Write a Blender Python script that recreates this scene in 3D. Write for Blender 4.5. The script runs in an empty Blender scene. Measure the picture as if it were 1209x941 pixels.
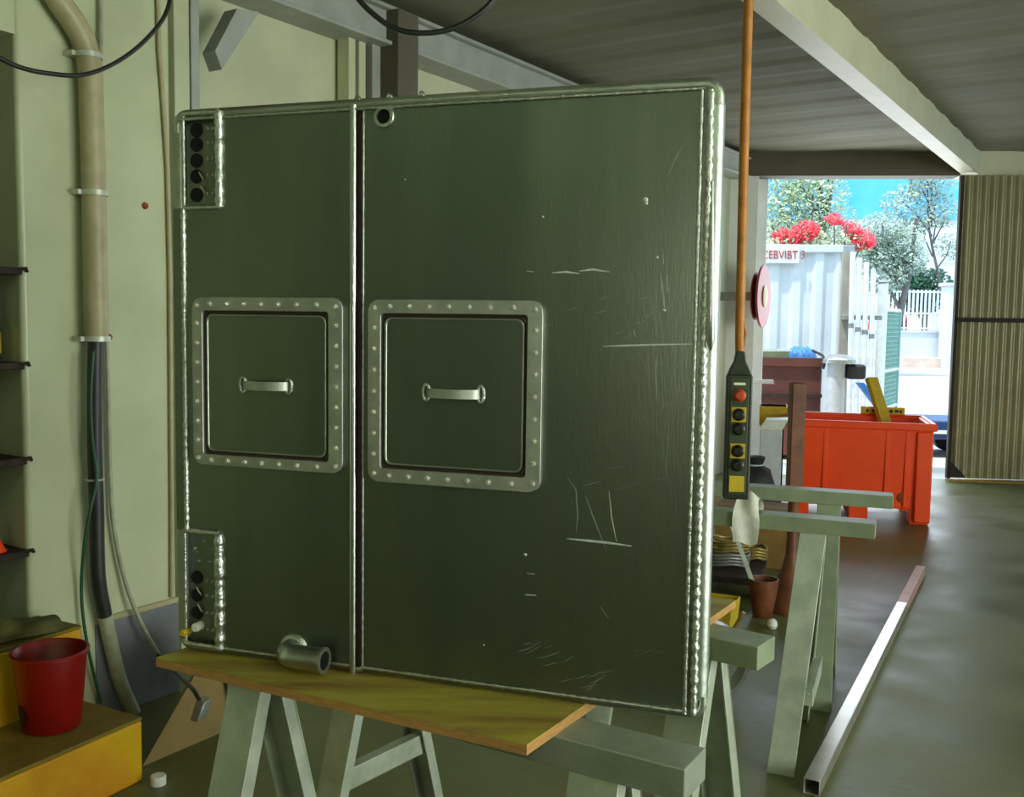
import bpy, bmesh, math, random
from mathutils import Vector, Matrix
rnd = random.Random(7)
scene = bpy.context.scene
col = scene.collection

# ------------------------------------------------------------------ camera
F = 1170.0                      # focal length in pixels of the 1209 x 941 frame
EYE = Vector((0, 0, 1.5))
PITCH, ROLL = math.radians(4.5), math.radians(.8)
fw = Vector((0, math.cos(PITCH), -math.sin(PITCH)))
up0 = Vector((0, math.sin(PITCH), math.cos(PITCH)))
rt0 = Vector((1, 0, 0))
rt = rt0 * math.cos(ROLL) + up0 * math.sin(ROLL)
up = -rt0 * math.sin(ROLL) + up0 * math.cos(ROLL)
cam_d = bpy.data.cameras.new('camera')
cam = bpy.data.objects.new('camera', cam_d); col.objects.link(cam)
cam_d.sensor_fit = 'HORIZONTAL'; cam_d.sensor_width = 36
cam_d.lens = 36 * F / 1209
cam_d.clip_start = .05; cam_d.clip_end = 500
m = Matrix((rt, up, -fw)).transposed().to_4x4(); m.translation = EYE
cam.matrix_world = m
scene.camera = cam

def ray(px, py): return fw + rt * ((px - 604.5) / F) + up * ((470.5 - py) / F)
def onz(px, py, z):
    d = ray(px, py); return EYE + d * ((z - EYE.z) / d.z)
def aty(px, py, Y):
    d = ray(px, py); return EYE + d * (Y / d.y)
def onp(px, py, p0, n):
    d = ray(px, py); return EYE + d * ((p0 - EYE).dot(n) / d.dot(n))

# ------------------------------------------------------------------ colour management, world, sun, lights
vs = scene.view_settings
vs.view_transform = 'Standard'; vs.look = 'None'; vs.exposure = 0.75; vs.gamma = 1.0
vs.use_curve_mapping = False
scene.cycles.use_denoising = True
scene.cycles.max_bounces = 7; scene.cycles.diffuse_bounces = 4; scene.cycles.glossy_bounces = 4
scene.cycles.sample_clamp_indirect = 6.0

w = bpy.data.worlds.new('sky'); scene.world = w; w.use_nodes = True
nt = w.node_tree; bg = nt.nodes['Background']
bg.inputs[0].default_value = (.55, .78, 1.0, 1); bg.inputs[1].default_value = 1.5

A = math.radians(33.0)                          # the room's long axis turns 33 degrees right of the lens
DV = Vector((math.sin(A), math.cos(A), 0)); RV = Vector((math.cos(A), -math.sin(A), 0))
def rm(r, d, z=0): return RV * r + DV * d + Vector((0, 0, z))
ROOM = Matrix.Rotation(-A, 4, 'Z')              # local x = room right, local y = room depth

sun_d = bpy.data.lights.new('sun', 'SUN'); sun_d.energy = 3.1; sun_d.angle = .03; sun_d.color = (1, .96, .88)
sun = bpy.data.objects.new('sun', sun_d); col.objects.link(sun)
sdir = (DV * .36 + RV * .16 + Vector((0, 0, -1.0))).normalized()
sun.rotation_euler = sdir.to_track_quat('-Z', 'Y').to_euler()

def area(name, loc, direction, sx, sy, power, color):
    l = bpy.data.lights.new(name, 'AREA'); l.shape = 'RECTANGLE'; l.size = sx; l.size_y = sy
    l.energy = power; l.color = color
    o = bpy.data.objects.new(name, l); col.objects.link(o); o.location = loc
    o.rotation_euler = Vector(direction).to_track_quat('-Z', 'Y').to_euler(); return o
# daylight coming in through the big side opening on the right of the workshop
area('side_opening_daylight', rm(4.55, 2.6, 1.45), -RV, 5.0, 2.5, 155, (1.0, 1.0, .80))
# daylight through the far doorway
area('doorway_daylight', Vector((3.75, 10.6, 1.5)), Vector((-.45, -1, -.05)), 1.7, 2.5, 32, (.93, .97, 1.0))

# the camera's own flash, beside the lens
fl_d = bpy.data.lights.new('camera_flash', 'SPOT'); fl_d.energy = 8; fl_d.shadow_soft_size = .03; fl_d.spot_size = math.radians(95); fl_d.spot_blend = .9; fl_d.color = (1, 1, .84)
flo = bpy.data.objects.new('camera_flash', fl_d); col.objects.link(flo); flo.location = EYE + up * .06 - rt * .03 - fw * .02
flo.rotation_euler = (fw + up * .12).to_track_quat('-Z', 'Y').to_euler()

# ------------------------------------------------------------------ materials
def lin(h):
    h = h.lstrip('#'); c = [int(h[i:i + 2], 16) / 255 for i in (0, 2, 4)]
    return tuple((x / 12.92 if x <= .04045 else ((x + .055) / 1.055) ** 2.4) for x in c) + (1,)
MATS = {}
def mat(name, c1, c2=None, rough=.6, metal=0., scale=6., bump=0., bscale=40., stretch=(1, 1, 1), detail=5., lo=.35, hi=.65, emit=None, estr=1., rvar=0., spec=None, coat=0.):
    if name in MATS: return MATS[name]
    mt = bpy.data.materials.new(name); mt.use_nodes = True
    t = mt.node_tree; n = t.nodes; L = t.links.new
    b = n['Principled BSDF']; b.inputs['Roughness'].default_value = rough; b.inputs['Metallic'].default_value = metal
    if spec is not None: b.inputs['Specular IOR Level'].default_value = spec
    if coat: b.inputs['Coat Weight'].default_value = coat; b.inputs['Coat Roughness'].default_value = .12
    tc = n.new('ShaderNodeTexCoord'); mp = n.new('ShaderNodeMapping'); L(tc.outputs['Object'], mp.inputs[0]); mp.inputs['Scale'].default_value = stretch
    b.inputs['Base Color'].default_value = lin(c1)
    if c2:
        no = n.new('ShaderNodeTexNoise'); no.inputs['Scale'].default_value = scale; no.inputs['Detail'].default_value = detail; no.inputs['Roughness'].default_value = .6
        L(mp.outputs[0], no.inputs['Vector'])
        mr = n.new('ShaderNodeMapRange'); mr.inputs[1].default_value = lo; mr.inputs[2].default_value = hi; L(no.outputs['Fac'], mr.inputs[0])
        mx = n.new('ShaderNodeMix'); mx.data_type = 'RGBA'; mx.inputs[6].default_value = lin(c1); mx.inputs[7].default_value = lin(c2)
        L(mr.outputs[0], mx.inputs[0]); L(mx.outputs[2], b.inputs['Base Color'])
        if rvar:
            r2 = n.new('ShaderNodeMapRange'); r2.inputs[1].default_value = lo; r2.inputs[2].default_value = hi
            r2.inputs[3].default_value = rough; r2.inputs[4].default_value = rough + rvar; L(no.outputs['Fac'], r2.inputs[0]); L(r2.outputs[0], b.inputs['Roughness'])
    if bump:
        nb = n.new('ShaderNodeTexNoise'); nb.inputs['Scale'].default_value = bscale; nb.inputs['Detail'].default_value = 4; L(mp.outputs[0], nb.inputs['Vector'])
        bp = n.new('ShaderNodeBump'); bp.inputs['Strength'].default_value = bump; bp.inputs['Distance'].default_value = .01; L(nb.outputs['Fac'], bp.inputs['Height']); L(bp.outputs[0], b.inputs['Normal'])
    if emit:
        b.inputs['Emission Color'].default_value = lin(emit); b.inputs['Emission Strength'].default_value = estr
    MATS[name] = mt; return mt

mat('floor', '#545a2c', '#747850', .36, scale=1.6, bump=.12, bscale=18, rvar=.2, detail=8)
mat('ceiling', '#72705a', '#83806a', .8, scale=1.2)
mat('wall', '#c6c8a6', '#b8bb9a', .55, scale=2.5, bump=.05, bscale=25)
mat('pilaster', '#c6cba8', '#b6bc98', .28, scale=2.2, bump=.06, bscale=14, detail=7)
mat('dado', '#6d7178', '#7d7f80', .7, scale=9)
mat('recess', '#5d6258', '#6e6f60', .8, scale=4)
mat('beam_paint', '#d3d0b0', '#c8c5a6', .45, scale=3)
mat('steel_paint', '#a9ada6', '#969a90', .5, scale=5)
mat('rear_wall', '#7d8562', '#6c7456', .8, scale=.7)
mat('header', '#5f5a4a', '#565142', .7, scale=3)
mat('alu', '#8a9083', '#697266', .32, 1., scale=2.6, bump=.05, bscale=300, stretch=(1, 1, .12), rvar=.12, detail=8)
mat('alu_edge', '#bcc3b8', '#a9b0a6', .42, 1., scale=14, bump=.12, bscale=60)
mat('alu_bright', '#c2c6c0', '#b2b6b0', .28, 1., scale=30, bump=.06, bscale=120)
mat('weld', '#d2d5d0', '#bcc0ba', .36, 1., scale=90, bump=.3, bscale=160)
mat('frame_alu', '#c0c4bc', '#a8aca4', .52, 1., scale=18, bump=.05, bscale=200)
mat('bolt', '#e6e4d8', '#d2cfc2', .25, .55, scale=50)
mat('gasket', '#3a1f1a', '#2a1714', .7, scale=20)
mat('hole', '#0c0f0c', None, .9)
mat('scratch', '#d6dcd6', '#b4beb6', .5, .2, scale=60)
mat('smudge', '#a4afac', '#8d9a96', .55, .5, scale=40)
mat('ply_top', '#a79a3c', '#7d5a26', .6, scale=5, stretch=(.6, 4, 4), bump=.1, bscale=30, lo=.42, hi=.7)
mat('ply_edge', '#b98a4c', '#a0743d', .7, scale=30, stretch=(1, 1, 8), bump=.1)
mat('saw_green', '#8d9878', '#78826a', .5, scale=7, bump=.1, bscale=40, detail=7)
mat('saw_grey', '#8c9284', '#757d6e', .45, scale=9, bump=.1, bscale=40, detail=7)
mat('saw_pale', '#bcc3b2', '#9aa38f', .35, .2, scale=9, bump=.08, bscale=40, detail=7)
mat('yellow', '#d8b400', '#c17c00', .5, scale=1.6, bump=.05, detail=6)
mat('tread', '#8a7420', '#6f5e1c', .75, scale=8, bump=.3, bscale=60)
mat('bucket', '#930c06', '#820904', .4, scale=4)
mat('soot', '#2a0806', None, .8)
mat('pipe_beige', '#b3ab86', '#a2976f', .45, scale=9)
mat('black_rub', '#1d211d', '#292d28', .45, scale=20)
mat('green_cable', '#184a2a', '#1f5632', .5, scale=30)
mat('thin_pipe', '#a9ad90', '#8f9378', .35, scale=20)
mat('clamp', '#cfd3c6', '#b7bba8', .4, .3, scale=20)
mat('rust', '#a4502a', '#7a3518', .8, scale=50)
mat('rust_dark', '#3d2c22', '#241a14', .8, scale=18)
mat('rag', '#6d6b35', '#54542c', .9, scale=12, bump=.5, bscale=30)
mat('card', '#8a7444', '#7b673b', .8, scale=5)
mat('white_plastic', '#e4e6dd', '#d6d8cf', .45, scale=12)
mat('white_rag', '#f2f1e8', '#dcdacd', .85, scale=14, bump=.4, bscale=20)
mat('orange_cable', '#bd7a26', '#a3641a', .5, scale=25)
mat('pendant', '#26301f', '#1c2418', .45, scale=20)
mat('pendant_face', '#37442a', '#2c3822', .5, scale=20)
mat('btn_red', '#b8401c', None, .4)
mat('btn_black', '#15190f', None, .35)
mat('label_yellow', '#c9ab1c', '#b89a18', .6, scale=30)
mat('orange', '#ff4e00', '#f54400', .42, scale=3)
mat('corr', '#a8a482', '#9a9676', .42, .35, scale=3, detail=6)
mat('door_dark', '#2c261c', None, .8)
mat('threshold', '#b08b2a', '#8f7430', .7, scale=8)
mat('white_paint', '#e9ebe6', '#dcdfd8', .5, scale=4)
mat('concrete_out', '#c9c6c0', '#bab6ae', .85, scale=.6, detail=7)
mat('road', '#b0b1b6', '#a5a6ab', .9, scale=.5)
mat('container', '#d3dbe1', '#c3ccd3', .5, scale=2, detail=7)
mat('container_side', '#a59f90', '#948e80', .6, scale=3)
mat('red_letters', '#a83a48', None, .6)
mat('galv', '#e2e6e8', '#ccd2d6', .4, .15, scale=9)
mat('gate_green', '#7fa8a0', '#6d968e', .5, scale=10)
mat('fence_white', '#d9e2e6', '#c6d0d4', .5, scale=10)
mat('stone_pink', '#cdb9ab', '#bfa999', .9, scale=2)
mat('build_blue', '#3c9fe0', '#56aee6', .5, scale=.3)
mat('build_white', '#cdd2da', '#c0c6ce', .7, scale=.4)
mat('leaf_a', '#b4c29c', '#98ab84', .7, scale=.8)
mat('leaf_b', '#a9b8a4', '#8da08e', .7, scale=.8)
mat('leaf_dark', '#4d7a56', '#3d6647', .7, scale=1)
mat('blossom', '#ee2a45', '#f05a63', .6, scale=3)
mat('bark', '#6f6a66', '#5b5652', .9, scale=4)
mat('brown_red', '#6a3a30', '#57302a', .7, scale=4, detail=7)
mat('green_tray', '#9fb890', '#8da67f', .5, scale=10)
mat('blue', '#3d7fc4', '#2f6db2', .5, scale=12)
mat('blue_dark', '#1c3f75', '#173463', .4, scale=12)
mat('grey_metal', '#9a9c98', '#858883', .4, .5, scale=12)
mat('dark_thing', '#1a1a1c', '#26262a', .6, scale=12)
mat('light_grey', '#c8ccd2', '#b8bcc2', .6, scale=12)
mat('pedestal', '#7c4520', '#59301a', .55, scale=14, detail=7)
mat('brass_scrap', '#b09c58', '#8a763c', .4, .5, scale=20)
mat('box_brown', '#8a6a30', '#745625', .8, scale=8)
mat('reel_red', '#b23520', '#9c2c1a', .5, scale=10)
mat('reel_hub', '#d9c27a', '#c8ae62', .5, scale=20)
mat('olive_bottle', '#1f4a2c', '#173a22', .3, scale=20)
mat('bar_alu', '#d2ccc2', '#bdb6ac', .32, .8, scale=6, stretch=(1, .2, 1))
mat('bar_pink', '#c0988c', '#ad867a', .45, .3, scale=9)
mat('tube_glow', '#ffffff', None, .5, emit='#e6ffd0', estr=24)
mat('fixture', '#dadcd2', None, .5)
mat('white_stripe', '#e6e2c8', None, .6)

# ------------------------------------------------------------------ mesh helpers
class MB:
    def __init__(s): s.v = []; s.f = []; s.mi = []
    def add(s, vs_, fs, M=None, mi=0):
        b = len(s.v)
        for p in vs_:
            p = Vector(p); s.v.append(tuple(M @ p) if M else tuple(p))
        for f_ in fs: s.f.append([b + i for i in f_]); s.mi.append(mi)
        return s
    def box(s, x0, x1, y0, y1, z0, z1, M=None, mi=0):
        v = [(x, y, z) for z in (z0, z1) for y in (y0, y1) for x in (x0, x1)]
        return s.add(v, [(0, 2, 3, 1), (4, 5, 7, 6), (0, 1, 5, 4), (2, 6, 7, 3), (0, 4, 6, 2), (1, 3, 7, 5)], M, mi)
    def prism(s, poly, y0, y1, M=None, mi=0):          # polygon in x,z, swept along y; anticlockwise seen from -y
        n = len(poly)
        v = [(x, y0, z) for x, z in poly] + [(x, y1, z) for x, z in poly]
        f_ = [tuple(range(n)), tuple(range(2 * n - 1, n - 1, -1))]
        f_ += [(i, i + n, (i + 1) % n + n, (i + 1) % n) for i in range(n)]
        return s.add(v, f_, M, mi)
    def ring(s, outer, inner, y0, y1, M=None, mi=0):   # frame between two loops of the same count, in x,z
        n = len(outer)
        v = [(x, y0, z) for x, z in outer] + [(x, y0, z) for x, z in inner] + [(x, y1, z) for x, z in outer] + [(x, y1, z) for x, z in inner]
        f_ = []
        for i in range(n):
            j = (i + 1) % n
            f_ += [(i, j, n + j, n + i), (2 * n + i, 3 * n + i, 3 * n + j, 2 * n + j), (i, 2 * n + i, 2 * n + j, j), (n + i, n + j, 3 * n + j, 3 * n + i)]
        return s.add(v, f_, M, mi)
    def tube(s, pts, r, seg=10, caps=True, M=None, mi=0, squash=None):
        pts = [Vector(p) for p in pts]; n = len(pts)
        rs = r if isinstance(r, (list, tuple)) else [r] * n
        v = []; prev = None
        for i, p in enumerate(pts):
            t = (pts[min(i + 1, n - 1)] - pts[max(i - 1, 0)]).normalized()
            if prev is None:
                a = Vector((0, 0, 1)) if abs(t.z) < .9 else Vector((1, 0, 0))
                u_ = t.cross(a).normalized()
            else:
                u_ = (prev - t * prev.dot(t)).normalized()
            prev = u_; w_ = t.cross(u_)
            for k in range(seg):
                a = 2 * math.pi * k / seg
                v.append(p + (u_ * math.cos(a) + w_ * math.sin(a)) * rs[i])
        f_ = [(i * seg + k, i * seg + (k + 1) % seg, (i + 1) * seg + (k + 1) % seg, (i + 1) * seg + k) for i in range(n - 1) for k in range(seg)]
        if caps: f_ += [tuple(range(seg - 1, -1, -1)), tuple(range((n - 1) * seg, n * seg))]
        return s.add(v, f_, M, mi)
    def lathe(s, prof, seg=24, M=None, mi=0, close=False):     # profile of (radius, z)
        v = []; n = len(prof)
        for r_, z in prof:
            for k in range(seg):
                a = 2 * math.pi * k / seg; v.append((r_ * math.cos(a), r_ * math.sin(a), z))
        rng = n if close else n - 1
        f_ = [(i * seg + k, i * seg + (k + 1) % seg, ((i + 1) % n) * seg + (k + 1) % seg, ((i + 1) % n) * seg + k) for i in range(rng) for k in range(seg)]
        if not close:
            if prof[0][0] > 1e-6: f_.append(tuple(range(seg - 1, -1, -1)))
            if prof[-1][0] > 1e-6: f_.append(tuple(range((n - 1) * seg, n * seg)))
        return s.add(v, f_, M, mi)
    def build(s, name, material, parent=None, bevel=0., smooth=35, seg=2, M=None):
        me = bpy.data.meshes.new(name); me.from_pydata(s.v, [], s.f)
        ms = material if isinstance(material, (list, tuple)) else [material]
        for q in ms: me.materials.append(MATS[q])
        me.polygons.foreach_set('material_index', s.mi)
        bm = bmesh.new(); bm.from_mesh(me)
        bmesh.ops.remove_doubles(bm, verts=bm.verts, dist=1e-6)
        bmesh.ops.recalc_face_normals(bm, faces=bm.faces); bm.to_mesh(me); bm.free()
        if smooth:
            me.polygons.foreach_set('use_smooth', [True] * len(me.polygons)); me.set_sharp_from_angle(angle=math.radians(smooth))
        me.update()
        o = bpy.data.objects.new(name, me); col.objects.link(o)
        if parent: o.parent = parent
        if M: o.matrix_local = M
        if bevel:
            b = o.modifiers.new('bevel', 'BEVEL'); b.width = bevel; b.segments = seg; b.limit_method = 'ANGLE'; b.angle_limit = math.radians(50)
            b.harden_normals = False
        return o
def tag(o, label, cat, group=None, kind=None):
    if label: o['label'] = label
    if cat: o['category'] = cat
    if group: o['group'] = group
    if kind: o['kind'] = kind
    return o
def struct(o, label=None, cat=None):
    o['kind'] = 'structure'
    if label: o['label'] = label
    if cat: o['category'] = cat
    return o
def thing(name, label, cat, loc=(0, 0, 0), rz=0, group=None):
    o = bpy.data.objects.new(name, None); col.objects.link(o); o.empty_display_size = .1
    o.location = loc; o.rotation_euler = (0, 0, rz); return tag(o, label, cat, group)
def rrect(x0, x1, z0, z1, r, k=5):
    out = []
    for cx, cz, a0 in ((x1 - r, z0 + r, -90), (x1 - r, z1 - r, 0), (x0 + r, z1 - r, 90), (x0 + r, z0 + r, 180)):
        for i in range(k + 1):
            a = math.radians(a0 + 90 * i / k); out.append((cx + r * math.cos(a), cz + r * math.sin(a)))
    return out
def link_copy(src, parent, loc=None, M=None):
    o = src.copy(); col.objects.link(o); o.parent = parent
    if loc is not None: o.location = loc
    if M is not None: o.matrix_local = M
    return o
def curve_pts(pts, k=8):                                 # Catmull-Rom
    P = [Vector(p) for p in pts]; P = [P[0] * 2 - P[1]] + P + [P[-1] * 2 - P[-2]]; out = []
    for i in range(1, len(P) - 2):
        for j in range(k):
            t = j / k; a, b, c, d = P[i - 1:i + 3]
            out.append(.5 * ((2 * b) + (c - a) * t + (2 * a - 5 * b + 4 * c - d) * t * t + (3 * b - a - 3 * c + d) * t ** 3))
    out.append(P[-2]); return out
RY = Matrix.Rotation(math.radians(90), 4, 'X')           # lathe axis z -> -y (towards the viewer on a front face)

# ------------------------------------------------------------------ the room
CEIL = 3.18; RL = -3.62; RPL = -3.22; RR = 4.6; DB = -4.5
JR = Vector((4.29, 9.677, 0)); DA = math.radians(-6)    # right jamb of the far doorway, door wall angle
dwx = Vector((math.cos(DA), math.sin(DA), 0)); DOORM = Matrix.Translation(JR) @ Matrix.Rotation(DA, 4, 'Z')   # local x right along the wall, y outwards

b = MB(); b.box(-6.5, 8.5, DB - .3, 12.6, -.15, 0)
# floor cut along the door wall: built as a polygon instead of a plain slab
b = MB()
fl = [rm(-6.0, DB - .2), rm(RR + .2, DB - .2), rm(RR + .2, 6.5), JR + dwx * 6.2, JR - dwx * 6.0]
v = [(p.x, p.y, 0) for p in fl] + [(p.x, p.y, -.2) for p in fl]; n = len(fl)
b.add(v, [tuple(range(n)), tuple(range(2 * n - 1, n - 1, -1))] + [(i, i + n, (i + 1) % n + n, (i + 1) % n) for i in range(n)])
struct(b.build('floor', 'floor', smooth=0), 'worn green painted concrete workshop floor')
# ceiling: shallow decking folds running across the room
b = MB(); pitch = .62; d = DB - .2; rows = []
while d < 13.2:
    for dd, zz in ((0, 0), (.22, 0), (.32, .010), (.52, .010)): rows.append((d + dd, CEIL + zz))
    d += pitch
v = []; 
for dd, zz in rows: v += [rm(-6.2, dd, zz), rm(RR + .3, dd, zz)]
b.add(v, [(2 * i, 2 * i + 1, 2 * i + 3, 2 * i + 2) for i in range(len(rows) - 1)])
k = len(rows); v2 = [rm(-6.2, rows[0][0], CEIL + .3), rm(RR + .3, rows[0][0], CEIL + .3), rm(-6.2, rows[-1][0], CEIL + .3), rm(RR + .3, rows[-1][0], CEIL + .3)]
b.add(v2, [(0, 1, 3, 2)])
o = struct(b.build('ceiling', 'ceiling', smooth=0)); bm = bmesh.new(); bm.from_mesh(o.data)
dwn = Vector((-dwx.y, dwx.x, 0)); bmesh.ops.bisect_plane(bm, geom=bm.verts[:] + bm.edges[:] + bm.faces[:], plane_co=JR + dwn * .2, plane_no=dwn, clear_outer=True); bm.to_mesh(o.data); bm.free()
# left wall, set back behind the pilaster
b = MB(); DEND = (lambda s_: (JR - dwx * s_).dot(DV))((JR.dot(RV) - RL) / dwx.dot(RV)) + .12
b.box(RL - .2, RL, 2.5, DEND, 0, CEIL + .04, ROOM); struct(b.build('wall_left', 'wall', smooth=0), 'pale cream side wall behind the tank')
PD0, PD1 = 1.68, 2.29                                    # the pilaster along the room
sP = onp(24, 300, rm(RPL, 0), RV); sQ = onp(204, 300, rm(RPL, 0), RV); PD0 = sP.dot(DV); PD1 = sQ.dot(DV)
b = MB(); b.box(RL - .1, RPL, PD0, PD1, 0, CEIL + .04, ROOM)
pil = struct(b.build('wall_pilaster', 'pilaster', bevel=.018, seg=4), 'white painted pilaster carrying the conduit', None)
# recess with shelves left of the pilaster, and its lintel
zl = onp(10, 38, rm(RPL, 0), RV).z
b = MB(); b.box(RL - .1, RPL, DB, PD0, zl, CEIL + .04, ROOM); b.box(RL - .1, RPL, DB, PD0 - 1.6, 0, zl, ROOM)
struct(b.build('wall_lintel', 'pilaster', smooth=0), 'white wall over the shelf recess')
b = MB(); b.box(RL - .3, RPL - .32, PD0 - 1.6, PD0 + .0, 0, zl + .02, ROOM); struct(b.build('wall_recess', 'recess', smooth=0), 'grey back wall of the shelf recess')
zs = onp(168, 722, rm(RPL, 0), RV).z
b = MB(); b.box(RPL - .01, RPL + .006, PD0 + .25, PD1 + .002, 0, zs, ROOM); struct(b.build('baseboard_left', 'dado', bevel=.003), 'dark grey painted band at the foot of the pilaster')
b = MB(); b.box(RPL - .01, RPL + .012, PD0 + .25, PD1 + .002, zs, zs + .022, ROOM); struct(b.build('trim_1', 'pipe_beige', bevel=.004))
# walls behind and to the right of the photographer
b = MB(); b.box(RL - .3, RR + .2, DB - .2, DB, 0, CEIL + .04, ROOM); struct(b.build('wall_rear', 'rear_wall', smooth=0))
b = MB(); b.box(RR, RR + .2, DB, 0, 0, CEIL + .04, ROOM); b.box(RR, RR + .2, 5.2, 9.5, 0, CEIL + .04, ROOM); b.box(RR, RR + .2, 0, 5.2, 2.75, CEIL + .04, ROOM)
struct(b.build('wall_right', 'wall', smooth=0))
# door wall: solid to the right of the doorway, header over it
HZ = onp(1125, 207, JR, Vector((dwx.y, -dwx.x, 0))).z; XL = ((onp(905, 400, JR, Vector((dwx.y, -dwx.x, 0)))) - JR).dot(dwx)
b = MB(); b.box(.22, 6.0, .10, .28, 0, HZ, DOORM); b.box(0.0, 6.0, .05, .28, HZ, CEIL + .04, DOORM); struct(b.build('wall_back', 'beam_paint', smooth=0), 'cream wall carrying the corrugated door')
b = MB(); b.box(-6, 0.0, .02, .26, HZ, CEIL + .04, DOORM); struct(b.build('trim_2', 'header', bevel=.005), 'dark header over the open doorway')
b = MB(); b.box(XL - .5, XL - .12, .02, .26, 0, HZ, DOORM); struct(b.build('wall_jamb', 'white_paint', bevel=.005))
b = MB(); b.box(XL - .12, XL, .22, .36, 0, HZ, DOORM); struct(b.build('trim_3', 'white_paint', bevel=.006), 'bright white post at the side of the doorway')

# corrugated sliding door: sheets are real corrugations
def corr_sheet(x0, x1, z0, z1, pitch=.076, amp=.021, k=8):
    b = MB(); n = int((x1 - x0) / pitch * k); v = []
    for i in range(n + 1):
        x = x0 + (x1 - x0) * i / n; y = amp * math.sin(2 * math.pi * (x - x0) / pitch)
        v += [(x, y, z0), (x, y, z1)]
    b.add(v, [(2 * i, 2 * i + 2, 2 * i + 3, 2 * i + 1) for i in range(n)]); return b
door = bpy.data.objects.new('door_1', None); col.objects.link(door); door.matrix_world = DOORM @ Matrix.Translation((0, -.06, 0))
struct(door, 'corrugated sliding door beside the open doorway')
zr = onp(1165, 379, JR, Vector((dwx.y, -dwx.x, 0))).z
corr_sheet(.0, 2.6, .03, zr).build('lower_sheet', 'corr', door, smooth=80)
o = corr_sheet(.0, 2.6, zr + .02, HZ - .01).build('upper_sheet', 'corr', door, smooth=80); o.location.y = -.012
MB().box(0, 2.6, -.036, .05, zr - .012, zr + .030).build('rail', 'door_dark', door)
MB().box(-.02, .012, -.016, .05, .02, HZ - .01).build('edge_post', 'door_dark', door, bevel=.004)
MB().prism([(0, .03), (.16, .03), (0, .2)], -.022, -.014).build('corner_plate', 'door_dark', door)
b = MB(); b.box(-.02, 3.0, -.14, -.02, 0, .012, DOORM); struct(b.build('trim_4', 'threshold'), 'yellow ochre threshold strip under the corrugated door')

# ceiling beam along the room
BZ = 2.965; b = MB(); p1 = onz(873, 0, BZ); p2 = onz(917, 0, BZ); r1, r2 = p1.dot(RV), p2.dot(RV)
b.box(r1, r2, DB, ((JR.dot(dwn) - r2 * RV.dot(dwn)) / DV.dot(dwn)) + .1, BZ, CEIL + .03, ROOM); struct(b.build('trim_5', 'beam_paint', bevel=.006), 'long cream beam under the ceiling')
# steel framing against the left wall above the tank
pa = onp(281, 8, rm(RL + .18, 0), RV); 
b = MB(); b.box(RL, RL + .16, PD1 + .02, 9.5, 2.94, 3.10, ROOM); b.box(RL, RL + .20, PD1 + .02, 9.5, 2.92, 2.94, ROOM); b.box(RL, RL + .20, PD1 + .02, 9.5, 3.10, 3.12, ROOM)
struct(b.build('trim_6', 'steel_paint', bevel=.003), 'pale grey steel rail along the side wall')
def wcol(name, pxa, pxb, rr, dep, m_, z1=CEIL):
    a = onp(pxa, 80, rm(rr, 0), RV).dot(DV); c = onp(pxb, 80, rm(rr, 0), RV).dot(DV)
    b = MB(); b.box(rr - dep, rr, a, c, 0, z1, ROOM); return struct(b.build(name, m_, bevel=.004))
wcol('trim_7', 206, 224, RL + .22, .22, 'pilaster'); wcol('trim_8', 226, 236, RL + .2, .18, 'steel_paint')
wcol('trim_9', 412, 420, RL + .1, .08, 'wall', 2.93); wcol('trim_10', 424, 432, RL + .1, .08, 'wall', 2.93); wcol('trim_11', 440, 468, RL + .12, .1, 'steel_paint', 3.0); wcol('trim_12', 470, 494, RL + .24, .2, 'header', 3.1)
# diagonal knee brace
def wp(px, py, rr): return onp(px, py, rm(rr, 0), RV)
b = MB(); q = [wp(280, 10, RL + .25), wp(306, 14, RL + .25), wp(262, 82, RL + .25), wp(254, 60, RL + .25)]
v = [tuple(p) for p in q] + [tuple(p - RV * .08) for p in q]
b.add(v, [(0, 1, 2, 3), (7, 6, 5, 4), (0, 4, 5, 1), (1, 5, 6, 2), (2, 6, 7, 3), (3, 7, 4, 0)]); struct(b.build('trim_13', 'steel_paint', smooth=0), 'diagonal grey knee brace under the steel rail')

# fluorescent fittings of the workshop, on the ceiling behind and beside the photographer
for i, (r_, d_) in enumerate(((1.6, -1.6), (1.6, 1.2), (-1.2, -2.6))):
    t = thing('fluorescent_fitting', 'long white fluorescent fitting on the ceiling', 'lamp', rm(r_, d_, CEIL - .091), -A, 'fluorescent fittings')
    MB().box(-.08, .08, -.75, .75, .03, .09).build('housing', 'fixture', t, bevel=.006)
    for s in (-1, 1): MB().tube([(s * .04, -.7, .012), (s * .04, .7, .012)], .014, 10).build('tube', 'tube_glow', t)

# ------------------------------------------------------------------ the tank
TZ = .85; BL = onz(209, 766, TZ); BR = onz(833, 853, TZ); tx = (BR - BL); TW = tx.length; tx.normalize(); tn = Vector((tx.y, -tx.x, 0)); TANG = math.atan2(tx.y, tx.x); TH = 1.035; TD = .58
def TU(px, py):                                           # pixel on the tank's front -> (across, up)
    p = onp(px, py, BL, tn); return (p - BL).dot(tx), p.z - TZ
tank = thing('fuel_tank', 'large welded aluminium tank with two bolted hatches standing on a plywood board', 'tank', BL, TANG)
TP = .018                                                # plate thickness: the face plates sit proud of the tank body
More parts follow.
